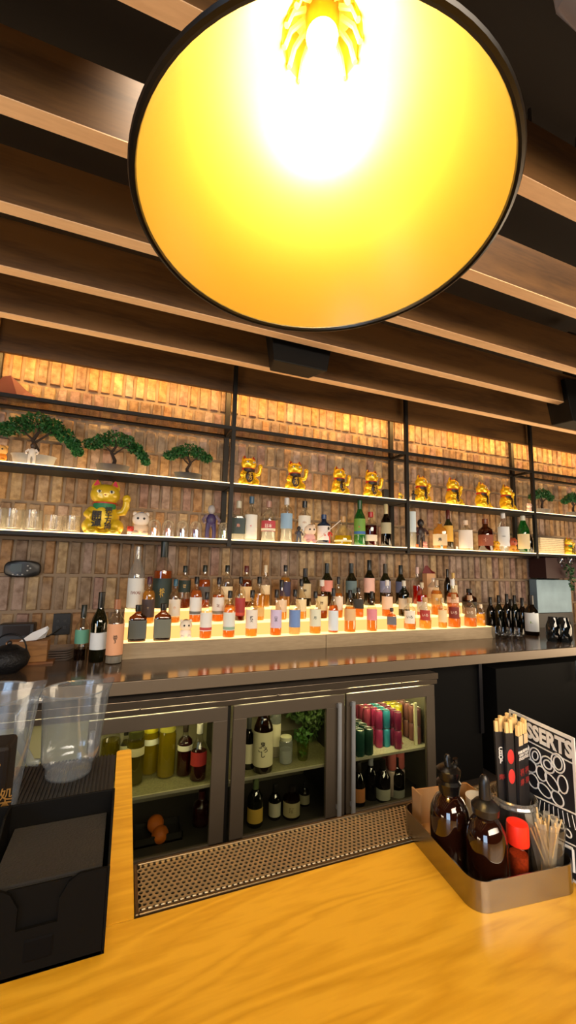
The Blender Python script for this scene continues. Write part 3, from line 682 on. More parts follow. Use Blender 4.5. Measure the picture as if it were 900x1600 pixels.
# ================================================================== LUCKY CATS
def cat_proto(big):
    gold = P('e6b81e', .28, .45, .6) if not big else P('d8b524', .35, .15, .5, coat=.4)
    e = E('beckoning_cat', 'x', 'figurine')
    b = M()
    b.ell((0, 0, .30), (.27, .22, .30)).ell((0, -.01, .44), (.19, .17, .16)).ell((0, -.03, .72), (.255, .2, .20), 18, 12)
    b.ell((0, -.13, .66), (.13, .1, .09))
    for s in (-1, 1):
        b.ell((s * .2, -.08, .14), (.15, .2, .15)).ell((s * .17, -.24, .055), (.09, .11, .055))
        b.lathe([(.10, 0), (.085, .06), (.045, .13), (.012, .165)], 12, cx=s * .15, cy=-.01, cz=.84, sy=.55)
    b.tube([(-.2, -.05, .44), (-.27, -.15, .34), (-.17, -.24, .3)], [.075, .07, .07], 10)
    b.box(-.30, .30, -.24, .2, .0, .035)
    b.ob('body', gold, e, remesh=.018 if big else .024)
    a = M().tube([(.22, -.05, .40), (.32, -.08, .42), (.36, -.1, .52), (.36, -.12, .64)], [.06, .07, .065, .06], 12); a.ell((.36, -.13, .66), (.075, .07, .08))
    a.ob('raised_arm', gold, e, True)
    M().lathe([(.15, .535), (.2, .545), (.2, .575), (.16, .585)], 24, sy=.88, cy=-.01).ob('collar', P('b8201c', .5), e, True)
    for s in (-1, 1):
        M().add([(s*.15-.06, -.068, .875), (s*.15+.06, -.068, .875), (s*.15+.012, -.04, .985), (s*.15-.012, -.04, .985), (s*.15-.06, -.055, .875), (s*.15+.06, -.055, .875), (s*.15+.012, -.028, .985), (s*.15-.012, -.028, .985)],
            [(0,1,2,3),(4,7,6,5),(0,4,5,1),(1,5,6,2),(2,6,7,3),(3,7,4,0)]).ob('ear_lining', P('c8324a' if big else '8a2418', .5), e, bevel=.004)
        w = M().ell((s * .105, -.212, .755), (.042, .014, .03)).ob('eye', P('ece8d0', .3), e, True)
        M().ell((s * .10, -.226, .755), (.02, .008, .024)).ob('pupil', P('101010', .2), w, True)
    M().ell((0, -.236, .695), (.018, .012, .012)).ob('nose', P('a03028' , .4), e, True)
    bb = M().shell(.2, .44, .55, -PI / 2 - 1.1, -PI / 2 + 1.1, 12, sx=1, sy=.95, t=.01); bb.ob('bib', P('1c7a4a' if big else '2a1c12', .5), e, True)
    pl = M().ell((-.01, -.215, .28), (.13, .035, .19)); pl.xf(Matrix.Translation((-.03, -.02, 0))); co = pl.ob('coin_plate', P('e0c028' if big else '2e1d10', .4, .2), e, True)
    if big:
        TX('coin_writing', '開\n運', .165, P('17120c', .6), co, Matrix.Translation((-.11, -.275, .24)), bold=.03, ext=.003)
        TX('coin_writing', '福\n千\n万\n両', .115, P('17120c', .6), co, Matrix.Translation((.075, -.275, .27)), bold=.03, ext=.003)
    else:
        TX('coin_writing', '千\n万', .13, P('d8a828', .5), co, Matrix.Translation((-.03, -.282, .28)), bold=.02, ext=.003)
    return e
BIG = cat_proto(True); sm = cat_proto(False)
p = at(160, 830, Y=2.84); h = at(160, 749, Y=2.84).z - 1.625
BIG.location = (p.x, 2.86, 1.625); BIG.scale = (h * 1.0,) * 3; BIG.rotation_euler[2] = .05
BIG['label'] = 'large gold beckoning cat with green bib and black writing beside the glass tumblers'
cats = [(394, 712, 'first small gold cat right of the first post'), (466, 720, 'second small gold cat in the middle bay'), (535, 729, 'third small gold cat in the middle bay'), (585, 734, 'fourth small gold cat, near the black tin'),
        (662, 742, 'small gold cat just right of the second post'), (711, 746, 'second small gold cat in the right bay'), (756, 753, 'third small gold cat in the right bay'), (794, 757, 'fourth small gold cat near the third post')]
for i, (px, yt, lab) in enumerate(cats):
    p = at(px, yt, Y=2.82); h = (p.z - 2.024) * 1.0
    c = sm if i == 0 else dup(sm, (0, 0, 0))
    c.location = (p.x - .02, 2.84, 2.024); c.scale = (h,) * 3; c['label'] = lab + ', middle shelf'; c['group'] = 'small gold cats on the middle shelf'
    c.rotation_euler[2] = [.1, -.05, .25, .1, .35, .3, .4, .35][i]
c = dup(BIG, (at(893, 864, Y=2.83).x, 2.86, 1.625), .2, 'large gold cat at the right photo edge on the lower shelf'); c.scale = (.185,) * 3
p = at(625, 762, Y=2.83); c = dup(BIG, (p.x, 2.83, 2.024), .2, 'tiny yellow-green cat left of the second post, middle shelf'); c.scale = (.075,) * 3

# ================================================================== SMALL FIGURES, GLASSES, DOMES
def figure(px, yt, yb, Y, Z, c1, c2, c3, label, kind='person', cat='figurine'):
    t = at(px, yt, Y=Y); h = t.z - Z
    e = E('figurine', label, cat, (t.x, Y, Z)); e.scale = (h,) * 3
    b = M()
    if kind == 'person':
        for s in (-1, 1):
            b.tube([(s * .1, 0, .02), (s * .1, 0, .25), (s * .07, 0, .45)], [.06, .06, .08], 8)
        b.ell((0, 0, .55), (.15, .1, .2))
        b.ob('body', P(c1, .45), e, True)
        a = M()
        for s in (-1, 1): a.tube([(s * .13, 0, .68), (s * .24, -.04, .55), (s * .2, -.12, .45)], [.05, .045, .04], 8)
        a.ob('arms', P(c2, .45), e, True)
        M().ell((0, 0, .86), (.11, .11, .14)).ob('head', P(c3, .45), e, True)
    else:
        b.ell((0, 0, .28), (.32, .26, .28)).ell((-.18, -.2, .1), (.13, .14, .1)).ell((.18, -.2, .1), (.13, .14, .1)); b.ob('body', P(c1, .5), e, True)
        hd = M().ell((0, -.04, .68), (.34, .28, .3)).ell((-.24, 0, .9), (.09, .06, .1)).ell((.24, 0, .9), (.09, .06, .1)).ob('head', P(c2, .5), e, True)
        M().ell((-.12, -.3, .7), (.05, .03, .05)).ell((.12, -.3, .7), (.05, .03, .05)).ob('eyes', P('141010', .4), hd, True)
        M().ell((0, .02, .93), (.16, .16, .07)).ob('crest', P(c3, .5), e, True)
    return e
L2 = 1.625
figure(221, 800, 833, 2.82, L2, 'e4c8a8', 'e8dcd0', '6a80b8', 'white figurine with blue crest beside the gold cat', 'animal')
figure(204, 822, 833, 2.80, L2, 'e8e0d8', 'd03828', 'c83020', 'tiny red and white figurine right of the large gold cat', 'animal')
figure(331, 789, 838, 2.82, L2, '3a2c58', '7a6a78', 'a8a4a4', 'purple and grey armoured robot figure on the lower shelf')
figure(467, 822, 841, 2.80, L2, '3a4050', '5a4a48', '2a2424', 'tiny dark blue figure between two clear bottles')
figure(484, 819, 846, 2.79, L2, 'e8b0a8', 'f0d8c0', '5a3a30', 'pink and cream figurine with dark hair, middle bay', 'animal')
f_ = figure(512, 822, 848, 2.79, L2, 'c03028', 'c84034', '2c2018', 'red swordsman figure before the blue bottle')
M().tube([(-.9, -.1, .0), (.75, -.12, 1.35)], .025, 6).ob('staff', P('e8dcd0', .4), f_)
figure(657, 811, 858, 2.83, L2, '2a1c1c', '4a2c28', '1a1414', 'dark figure by the thin bottle, right bay')
figure(664, 846, 858, 2.79, L2, 'e89088', 'e8a090', 'd04030', 'tiny pink figure beside the dark one, right bay', 'animal')
figure(652, 850, 858, 2.79, L2, 'd86030', 'e87838', 'c83828', 'tiny orange figure by the second post, lower shelf', 'animal')
figure(690, 852, 859, 2.79, L2, 'd8e4e0', 'a8d0d0', '6ab04a', 'tiny pale blue figure at the golden bottle foot', 'animal')
figure(714, 853, 860, 2.79, L2, 'e8dcc8', 'e8e4d8', 'c8c0b0', 'tiny white figure left of the stout white-labelled bottle', 'animal')
figure(775, 845, 861, 2.79, L2, 'f0a020', 'f4b028', 'f08818', 'tiny orange duck figure, right bay', 'animal')
figure(800, 840, 862, 2.79, L2, 'e0982c', 'a84a28', '6a2818', 'orange and brown figure left of the green bottle', 'animal')
figure(585, 846, 851, 2.79, L2, 'e8a8b0', 'e8b8b8', 'd88090', 'tiny pink figure left of the black bottle', 'animal')
M2 = 2.024
figure(3, 695, 718, 2.80, M2, 'e88a20', 'e8b060', 'c83828', 'small orange figure at the left photo edge, middle shelf', 'animal')
figure(827, 786, 799, 2.80, M2, 'ecc0b0', 'f0d0c0', 'e8d8d0', 'tiny pink bear left of the third post, middle shelf', 'animal')
figure(646, 766, 781, 2.80, M2, '2a2420', '3a302c', '1c1818', 'tiny black figure right of the second post, middle shelf')
figure(52, 692, 712, 2.775, M2 + .0, 'd8d0c4', 'e8e0d8', '3a2c24', 'tiny white figure at the foot of the leftmost bonsai')
figure(291, 967.5, 978, 2.655, .99, 'e8e0d8', 'e8dcc8', '4a2418', 'tiny white seated figure on the front lit tier', 'animal')
T(B(-.024, .024, -.02, .02, 0, .1).ob('black_tin', P('141414', .5), None, bevel=.002, loc=(at(604, 760, Y=2.88).x, 2.9, 2.024)), 'small black tin behind the fourth gold cat', 'tin')
# tumblers on the lower shelf
for i, (px, yt, w) in enumerate(((-4, 793, 26), (20, 795, 29), (51, 797, 29), (84, 805, 26), (113, 806, 25))):
    p = at(px, yt, Y=2.82); h = p.z - L2; r = w / 2 / FPX * depth(p)
    g = M().lathe([(r * .9, .001), (r, .01), (r * 1.02, h), (r * .93, h), (r * .9, .014), (.001, .013)], 22, close=False).ob('glass_tumbler', GL('fafaf4', .03, 1.5, .85, .05), None, True, loc=(p.x, 2.84, L2))
    T(g, f"clear glass tumbler on the lower shelf left of the gold cat, {ordn(i, 5)}", 'glass', 'tumblers on the lower shelf')
cc = [('f09a20', 'orange'), ('d89080', 'pink'), ('5a1a28', 'maroon'), ('6a3a90', 'purple'), ('9ab07a', 'pale green')]
for i, (px, yt) in enumerate(((242, 811), (264, 812), (286, 813), (307, 814), (351, 816))):
    p = at(px, yt, Y=2.81); h = p.z - L2; r = .043
    e = E('glass_dome', f"clear capsule dome over a tiny {cc[i][1]} figure on the lower shelf", 'dome', (p.x, 2.82, L2), 0, 'capsule domes on the lower shelf')
    M().lathe([(r, .0), (r, h * .6), (r * .9, h * .8), (r * .6, h * .94), (.004, h)], 20, close=False).ob('dome_shell', GL('faf6ee', .05, 2.8, .5, .14), e, True)
    M().lathe([(r * 1.02, 0), (r * 1.02, .004), (r * .9, .006)], 20).ob('dome_base', P('e8e0d0', .5), e)
    q = figure(px, yt + 13, 0, 2.82, L2 + .006, cc[i][0], cc[i][0], 'e8d0b0', f"tiny {cc[i][1]} figure inside a capsule dome", 'animal'); q.location.x = p.x
# pale basket
p = at(862, 850, Y=2.88); e = E('pale_basket', 'pale woven box behind the third post on the lower shelf', 'basket', (p.x, 2.9, L2))
B(-.19, .15, -.04, .05, 0, .17).ob('woven_body', P('cdbb9c', .8, bump=1, noise=.4, scale=45), e, bevel=.008)
bb = M()
for k in range(9): bb.box(-.192, .152, -.043, .052, .008 + k * .018, .018 + k * .018)
bb.ob('woven_bands', P('d8c8a8', .8, bump=.8, scale=60), e, bevel=.002)
# red cloth objects
def redfold(loc, s, label):
    mm = M().add([(-.13,0,0),(.02,-.05,0),(.16,0,0),(0,.05,0),(-.07,0,.12),(-.03,-.01,.13),(.05,0,.06)], [(0,1,5,4),(1,2,6,5),(2,3,6),(3,0,4),(3,4,5,6),(0,3,2,1)])
    mm.xf(Matrix.Scale(s, 4)); o = mm.ob('folded_crane', P('6a0e12', .6), None, bevel=.002, loc=loc); T(o, label, 'ornament'); return o
redfold((at(22, 622, Y=2.83).x, 2.86, 2.436), 1.15, 'dark red folded ornament on the top rail at the left')
p = at(675, 889, Y=2.85)
e = T(B(-.045, .045, -.03, .03, 0, p.z - 1.156 - .04).ob('wooden_case', P('c89a70', .6), None, bevel=.002, loc=(p.x + .01, 2.905, 1.156)), 'plain wooden bottle case with red ornament on top, back tier', 'case')
redfold((p.x + .01, 2.905, p.z - .04), .55, 'small bright red folded ornament atop the wooden case')

# ================================================================== LEFT COUNTER CLUTTER
tp = at(14, 1050, Z=.90)
e = E('teapot', 'round black cast iron teapot at the left end of the counter', 'teapot', (tp.x - .01, tp.y, .90))
M().lathe([(.05, 0), (.085, .03), (.095, .065), (.08, .1), (.045, .118)], 28).ob('body', P('16171a', .5, .4, bump=.6, scale=90), e, True)
ld = M().lathe([(.05, .117), (.035, .128), (.006, .132)], 24).ob('lid', P('191a1c', .5, .4), e, True)
M().ell((0, 0, .14), (.011, .011, .012)).ob('knob', P('3a3a3c', .3, .7), ld, True)
M().tube([(.075 * math.cos(a), 0, .1 + .085 * math.sin(a)) for a in [PI * k / 12 for k in range(13)]], .004, 8).ob('handle', P('131316', .4, .6), e, True)
M().tube([(-.08, 0, .06), (-.12, 0, .09), (-.135, 0, .115)], [.018, .013, .009], 10).ob('spout', P('16171a', .5, .4), e, True)
p = at(45, 1040, Z=.9)
e = E('napkin_box', 'small wooden box holding white folded napkins behind the teapot', 'box', (p.x, p.y + .06, .9))
B(-.12, .075, -.04, .05, .012, .12).ob('wooden_box', wood('7a5430', 'a07444', 4, 'X', .5), e, bevel=.002)
B(-.13, .11, -.05, .06, 0, .012).ob('wooden_base', wood('5c3a20', '8a5a34', 4, 'X', .5), e, bevel=.001)
mm = M()
for i in range(4): mm.add([(-.06 + i*.012, -.03 + i*.02, .118), (.02 + i*.01, -.035 + i*.02, .125), (.065, -.02 + i*.018, .165 + i*.004), (.055, -.01 + i*.018, .185), (-.02, -.01 + i*.02, .15)], [(0, 1, 2, 3, 4)])
so = mm.ob('napkins', P('d8dee6', .7), e); so.modifiers.new('t', 'SOLIDIFY').thickness = .004
p = at(86, 1034, Z=.9)
for i in range(5):
    z0 = .90 + i * .013; s = .078
    o = M().lathe([(s * .8, .0), (s * .98, .009), (s * 1.02, .0115), (s * .97, .0115), (s * .78, .004), (.001, .004)], 28, p=7, sy=1.0, close=False).ob('square_dish', P('94857a', .4, noise=.2, scale=30), None, True, loc=(p.x + random.uniform(-.003, .003), p.y + .08, z0))
    T(o, f"grey-brown square dish in the stack left of the bottles, {['bottom','second from bottom','middle','second from top','top'][i]} one", 'dish', 'stacked square dishes')
e = E('wall_outlet', 'black double power outlet on the brick wall', 'outlet', (-.37, 3.0, 1.05))
B(-.05, .05, -.004, .006, -.066, .066).ob('cover_plate', P('0c0c0c', .4), e, bevel=.002)
for dx in (-.02, .02):
    for dz in (-.03, .012): B(dx - .009, dx + .009, -.007, -.004, dz, dz + .02).ob('socket_face', P('2c2c2c', .35), e, bevel=.002)
T(M().tube([(-.37, 2.99, 1.03), (-.43, 2.97, .985), (-.52, 2.96, .96), (-.62, 2.95, .93)], .004, 6).ob('power_cable', BLACK, None, True), 'black power cable running left from the wall outlet', 'cable')
e = E('thermostat', 'black oval controller with small buttons on the brick wall at left', 'controller', (-.613, 2.995, 1.396))
M().lathe([(.095, 0), (.1, .01), (.095, .025), (.085, .03)], 32, p=3.2, sy=.52).xf(Matrix.Rotation(PI / 2, 4, 'X')).ob('housing', P('121212', .4), e, True)
B(-.06, .0, -.033, -.029, -.018, .03).ob('display', P('3a4038', .3), e)
for dx, dz in ((.03, .02), (.045, .005), (.03, -.01), (-.045, -.035), (-.02, -.035), (.005, -.035)): M().ell((dx, -.031, dz), (.006, .004, .005), 8, 6).ob('button', P('a8a8a8', .4), e, True)
p = at(30, 978, Y=2.95)
e = E('card_reader', 'small dark device behind the napkin box on the counter', 'device', (p.x, 2.93, .9))
B(-.09, .09, -.04, .04, 0, p.z - .88).ob('case', P('1c1818', .4), e, bevel=.006); B(-.07, .07, -.043, -.04, p.z - .95, p.z - .89).ob('screen', P('2c2420', .2), e)

# ================================================================== FRIDGE
fr = E('bar_fridge', 'three-door dark steel bottle fridge with glass doors under the counter', 'fridge', (0, 0, 0))
FX0, FX1, FZ = -.75, 1.872, .80
B(FX0, FX1, 2.155, 2.72, .785, FZ).ob('cabinet_top', DKSTEEL, fr)
B(FX0, FX1, 2.71, 2.73, .05, .785).ob('cabinet_back', P('8a8468', .5), fr)
B(FX0, FX0 + .02, 2.18, 2.71, .05, .785).ob('cabinet_side', P('2a2622', .5), fr)
B(FX1 - .025, FX1, 2.18, 2.71, .05, .785).ob('cabinet_side', P('6a6658', .5), fr)
B(FX0, FX1, 2.18, 2.71, .03, .05).ob('cabinet_floor', P('3a362e', .5), fr)
lip = M().box(FX0, FX1 + .01, 2.14, 2.156, .762, .80); lip.box(FX0, FX1 + .005, 2.146, 2.156, .732, .759)
lip.ob('top_lip', P('7a6e60', .35, .85), fr, bevel=.002)
for x in (.10, .80, 1.60): M().ell((x, 2.138, .765), (.006, .005, .006), 8, 6).ob('lip_screw', STEEL, fr, True)
doors = [(-.118, .530), (.562, 1.213), (1.226, 1.858)]
HK = P('b4bac4', .35, .5)
for i, (x0, x1) in enumerate(doors):
    d = B(x0, x1, 2.15, 2.175, .66, .727).ob('door', P('665c50', .42, .35, noise=.08, scale=7), fr, bevel=.002)
    gx0, gx1 = (x0 + .055, x1 - .072) if i == 0 else ((x0 + .07, x1 - .115) if i == 1 else (x0 + .06, x1 - .062))
    B(x0, gx0, 2.15, 2.175, .06, .66).ob('door_stile', P('665c50', .42, .35, noise=.08, scale=7), d, bevel=.001)
    B(gx1, x1, 2.15, 2.175, .06, .66).ob('door_stile', P('665c50', .42, .35, noise=.08, scale=7), d, bevel=.001)
    B(x0, x1, 2.15, 2.175, .03, .09).ob('door_bottom_rail', P('665c50', .42, .35), d)
    B(gx0, gx1, 2.16, 2.164, .09, .66).ob('door_pane', GL('f0f2ea', .02, 1.25, .9), d)
    hx = {0: x0 + .02, 1: x1 - .045, 2: x0 + .03}[i]
    M().lathe([(.012, .1), (.012, .69)], 12).xf(Matrix.Translation((hx, 2.125, 0))).ob('handle', HK, d, True)
    for z in (.13, .66): B(hx - .008, hx + .008, 2.125, 2.15, z, z + .02).ob('handle_mount', HK, d)
for x in (.546, 1.2195):
    B(x - .012, x + .012, 2.20, 2.70, .05, .785).ob('divider', P('1c1a18', .5), fr)
sz = [.345, .345, .345]
for i, (x0, x1) in enumerate(((-.74, .53), (.562, 1.205), (1.235, 1.845))):
    B(x0, x1, 2.20, 2.70, sz[i] - .008, sz[i]).ob('wire_shelf', P('c8c4ac' if i == 2 else '8c8860', .45, .3 if i < 2 else 0, noise=.4, scale=120), fr)
    B(x0, x1, 2.19, 2.20, sz[i] - .01, sz[i] + .003).ob('shelf_edge', P('b8b49c', .4, .5), fr)
    l = B(x0 + .05, x1 - .05, 2.22, 2.235, .765, .775).ob('fridge_light', EM('fff0b0', [22, 16, 50][i]), fr)
GF = 'bottles in the left fridge bay'
def fb(px, yt, yb, w, Y, Z, kind, gl, lq, fl, cap, lab, lz, look, group, **kw):
    t = at(px, yt, Y=Y); h = t.z - Z; r = w / 2 / FPX * depth(t) * .95
    h = min(h, .405 if Z > .3 else .285)
    return bottle((t.x, Y, Z), h, r, kind, gl, lq, fl, cap, lab, lz, look=look, group=group, **kw)
h1 = .346
for a in [
 (175, 1140, 1200, 30, 2.40, 'jar', 'c', 'olive', .8, None, None, A, 'wide jar of murky yellow syrup, left fridge, behind the pitcher'),
 (198, 1136, 0, 20, 2.47, 'slim', 'c', 'dark', .7, '1a1a10', 'd8d8c0', (.5, .62), 'dark bottle with small white tag, left fridge'),
 (214, 1140, 1205, 28, 2.33, 'jar', 'c', 'olive', .8, '3a3a18', 'b8b088', (.55, .7), 'olive juice bottle, left fridge, nearest the bar divider'),
 (237, 1132, 1203, 27, 2.42, 'jar', 'c', 'yellow', .85, 'd8cc30', 'e8e8d0', (.62, .74), 'bright yellow juice bottle with white tag, left fridge'),
 (263, 1130, 1200, 29, 2.36, 'jar', 'c', 'yellow', .85, 'b8b048', None, A, 'bright yellow juice bottle without tag, left fridge'),
 (291, 1130, 1215, 24, 2.34, 'squat', 'c', 'darkred', .72, '2a2018', 'd8d4c0', (.5, .6), 'dark red syrup bottle with white tag, left fridge'),
 (313, 1130, 1225, 26, 2.27, 'slim', 'c', 'darkred', .5, 'c8c4b8', 'a02826', (.28, .52), 'red sauce bottle with swing stopper, left fridge'),
]:
    px, yt, yb, w, Y, kind, gl, lq, fl, cap, lab, lz, look = a
    fb(px, yt, yb, w, Y, h1, kind, gl, lq, fl, cap, lab, lz, look, GF)
# lower left: fruit bin, red bottle
p = at(250, 1330, Y=2.36)
e = E('fruit_bin', 'dark plastic bin with oranges on the fridge floor', 'bin', (.04, 2.40, .05))
bn = M(); bn.box(-.12, .12, -.07, .07, 0, .01); bn.box(-.12, -.112, -.07, .07, 0, .04); bn.box(.112, .12, -.07, .07, 0, .04); bn.box(-.12, .12, -.07, -.062, 0, .04); bn.box(-.12, .12, .062, .07, 0, .04)
bn.ob('bin_shell', P('2a2824', .4), e)
pa = at(243, 1287, Y=2.38); pb = at(250, 1304, Y=2.33)
e.location = ((pa.x + pb.x) / 2, 2.37, .05)
for q, (pp, lab) in enumerate(((pa, 'upper orange of the two in the dark fridge bin'), (pb, 'lower orange of the two in the dark fridge bin'))):
    o = M().ell((0, 0, 0), (.042, .042, .04), 18, 12).ob('orange', P('d8701a', .5, bump=.3, scale=200), None, True, loc=(pp.x, pp.y, pp.z)); T(o, lab, 'orange', 'oranges in the fridge bin')
fb(316, 1235, 0, 28, 2.4, .05, 'wine', 'c', 'darkred', .9, '3a1010', None, A, 'tall dark red bottle low in the left fridge', GF)
fb(338, 1240, 0, 18, 2.35, .05, 'wine', 'k', None, .9, '1a1a18', 'a8a8a0', (.35, .46), 'dark bottle with pale band beside the left door frame', GF)
GM = 'bottles in the middle fridge bay'
for a in [
 (390, 1120, 20, 2.30, .346, 'wine', 'k', None, .5, '3a3a38', 'c8c0a0', (.12, .5), 'narrow dark bottle with cream strip label, middle fridge top', {}),
 (413, 1098, 32, 2.25, .346, 'sake', 'a', 'dark', .6, '2a2018', 'cfc8a4', (.1, .6), 'large brown sake bottle with black brush writing, middle fridge', dict(text='鬼\nころ\nし', tcol='14100c', half=1.4)),
 (432, 1095, 17, 2.38, .346, 'tube', 'f', 'pale', .5, 'c8c0a0', 'd8d0b0', (.2, .6), 'pale slim bottle behind the sake bottle, middle fridge', {}),
 (447, 1150, 22, 2.29, .346, 'jar', 'f', 'clear', .5, 'c8c8a8', None, A, 'white lidded jar, middle fridge top', {}),
 (400, 1215, 26, 2.30, .05, 'wine', 'g', 'olive', .6, '5a6840', 'd8b048', (.1, .4), 'green bottle with yellow label, middle fridge bottom', {}),
 (430, 1225, 20, 2.32, .05, 'wine', 'k', None, .6, '14120f', 'cfccb4', (.1, .5), 'dark bottle with white label, middle fridge bottom', {}),
 (456, 1228, 28, 2.30, .05, 'squat', 'a', 'dark', .6, '1a1410', 'b8ac80', (.1, .56), 'wide brown bottle with tan label, middle fridge bottom', dict(text='酒', tcol='6a5a3a')),
 (476, 1222, 17, 2.38, .05, 'wine', 'k', None, .6, '141210', 'a8a080', (.1, .5), 'slim dark bottle with grey label, middle fridge bottom', {}),
]:
    px, yt, w, Y, Z, kind, gl, lq, fl, cap, lab, lz, look, kw = a
    fb(px, yt, 0, w, Y, Z, kind, gl, lq, fl, cap, lab, lz, look, GM, **kw)
p = at(473, 1175, Y=2.29)
g = E('mint_glass', 'tall glass of fresh mint on the middle fridge shelf', 'glass', (p.x, 2.29, .346))
M().lathe([(.026, 0), (.03, .01), (.04, .14)], 20, close=False).ob('glass', GL('dfe8b0', .03, 1.5, .6), g, True)
lv = M(); leaves(lv, (0, 0, .13), (.055, .05, .05), 120, .014, 21); leaves(lv, (0, 0, .06), (.025, .025, .05), 40, .012, 22); lv.ob('mint_leaves', P('3f6a2a', .5), g)
hb = E('herb_bunch', 'large bunch of leafy herbs in plastic at the back of the middle fridge', 'herbs', (at(490, 1150, Y=2.48).x, 2.48, .346))
lv = M(); leaves(lv, (.02, 0, .24), (.2, .14, .16), 1100, .02, 31); leaves(lv, (-.14, 0, .27), (.12, .1, .11), 420, .02, 32); lv.ob('leaves', P('6a8a4a', .4, noise=.5, scale=30), hb)
st2 = M()
for k in range(14): st2.tube([(random.uniform(-.06, .06), random.uniform(-.03, .03), .0), (random.uniform(-.14, .14), random.uniform(-.05, .05), .2)], .002, 5)
st2.ob('stems', P('5a7a34', .5), hb)
# cans in the right bay
def can_proto():
    e = E('drink_can', 'x', 'can')
    M().lathe([(.024, 0), (.029, .008), (.029, .135), (.024, .146)], 16).ob('can_body', P('888888'), e, True)
    M().lathe([(.0245, .145), (.0255, .148), (.0235, .149), (.022, .146), (.001, .1455)], 16, close=False).ob('can_lid', P('c8c8c4', .3, .8), e, True)
    return e
cp = can_proto()
CANH = .150
cans = []
def block(px, py, n_deep, n_high, col, nm, Z=.405, Y=2.27, sx=1, hole=False):
    b = at(px, py, Z=Z)
    for i in range(n_deep):
        for j in range(n_high):
            cans.append(((b.x, b.y + .0 + i * .062, Z + j * CANH), col, nm))
specs = [  # front x on the shelf, first y, how many deep, how high, colour, words
 (1.296, 2.235, 5, 1, '3c5a78', 'blue-grey'), (1.357, 2.222, 5, 1, '1c4438', 'dark green'), (1.419, 2.225, 4, 1, '1a3c30', 'deep green'),
 (1.487, 2.35, 6, 2, 'a04058', 'raspberry'), (1.537, 2.29, 7, 2, 'b03868', 'pink-red'), (1.588, 2.285, 7, 2, '3aa0b8', 'turquoise'), (1.640, 2.235, 8, 2, '8a2a50', 'maroon'),
 (1.692, 2.31, 6, 2, 'd8c820', 'yellow'), (1.740, 2.36, 5, 2, 'c0a420', 'mustard'), (1.808, 2.26, 7, 2, '9a6868', 'dusty pink')]
first = True
mats = {}
CZ = .3455
words = ['in front', 'second deep', 'third deep', 'fourth deep', 'fifth deep', 'sixth deep', 'seventh deep', 'rearmost']
for x, y, nd, nh, col, nm in specs:
    for i in range(nd):
        big = nh == 1; yy_ = y + i * (.0615 if big else .0505)
        if yy_ > 2.665: break
        for j in range(nh):
            c = cp if first else dup(cp, (0, 0, 0)); first = False
            c.location = (x, yy_, CZ + j * CANH * .722); c.scale = (1, 1, 1) if big else (.83, .83, .72); c.rotation_euler[2] = random.uniform(0, 6)
            c['label'] = f"{nm} drink can in the right fridge, {'upper' if j else 'lower' if nh > 1 else 'single'} layer, {words[i]}"; c['group'] = 'drink cans in the right fridge bay'
            body = [q for q in c.children if q.name.startswith('can_body')][0]
            if col not in mats:
                me = body.data.copy(); me.materials.clear(); me.materials.append(P(col, .3, .35)); mats[col] = me
            body.data = mats[col]
for i in range(2):
    for k in range(2):
        for j in range(2):
            if i == 1 and j == 1 and k == 1: pass
            c = dup(cp, (1.63 + k * .063, 2.29 + i * .063, .0505 + j * CANH)); c.rotation_euler[2] = i
            body = [q for q in c.children if q.name.startswith('can_body')][0]
            key = 'd07068' if j else 'd8c0b0'
            if key not in mats:
                me = body.data.copy(); me.materials.clear(); me.materials.append(P(key, .35, .2)); mats[key] = me
            body.data = mats[key]; c['label'] = f"{'coral' if j else 'cream and coral'} can low in the right fridge, {'right' if k else 'left'} column, {'behind' if i else 'front'}"; c['group'] = 'coral cans on the fridge floor'
GR = 'bottles on the right fridge floor'
fb(560, 1190, 0, 22, 2.28, .05, 'wine', 'k', None, .6, '1a1612', 'c8804a', (.1, .42), 'dark bottle with orange-brown label by the door handle, right fridge', GR)
fb(579, 1180, 0, 22, 2.31, .05, 'wine', 'k', None, .6, '8a8a90', None, A, 'plain black bottle with silver neck, right fridge floor', GR)
fb(598, 1186, 0, 24, 2.27, .05, 'wine', 'k', None, .6, '14120f', 'b8b8a4', (.06, .32), 'black bottle with white label, right fridge floor', GR)
fb(619, 1182, 0, 26, 2.29, .05, 'wine', 'k', None, .6, '14120f', '9a9a8c', (.0, .2), 'broad black bottle beside the coral cans, right fridge floor', GR)
T(B(1.765, 1.785, 2.23, 2.24, .3455, .60).ob('shelf_divider', P('d8d4b0', .5), None), 'upright white plastic divider between cans in the right fridge', 'divider')
# dark under-counter units to the right
e = E('under_counter_unit', 'black unit under the counter right of the fridge', 'cabinet', (0, 0, 0))
B(1.95, 2.45, 2.35, 2.8, .0, .80).ob('cabinet_body', P('040404', .8, spec=.2), e, bevel=.004)
B(2.42, 2.45, 2.33, 2.35, .3, .78).ob('edge_trim', P('3a3a40', .3, .8), e)
e = E('ice_bin', 'black bin under the right end of the counter', 'bin', (0, 0, 0))
B(2.55, 4.6, 2.3, 2.8, .0, .74).ob('bin_body', P('040404', .8, spec=.2), e, bevel=.004)
M().tube([(3.38, 2.27, .6), (3.38, 2.27, .75)], .012, 8).ob('tap_handle', P('9aa4b0', .3, .9), e, True)

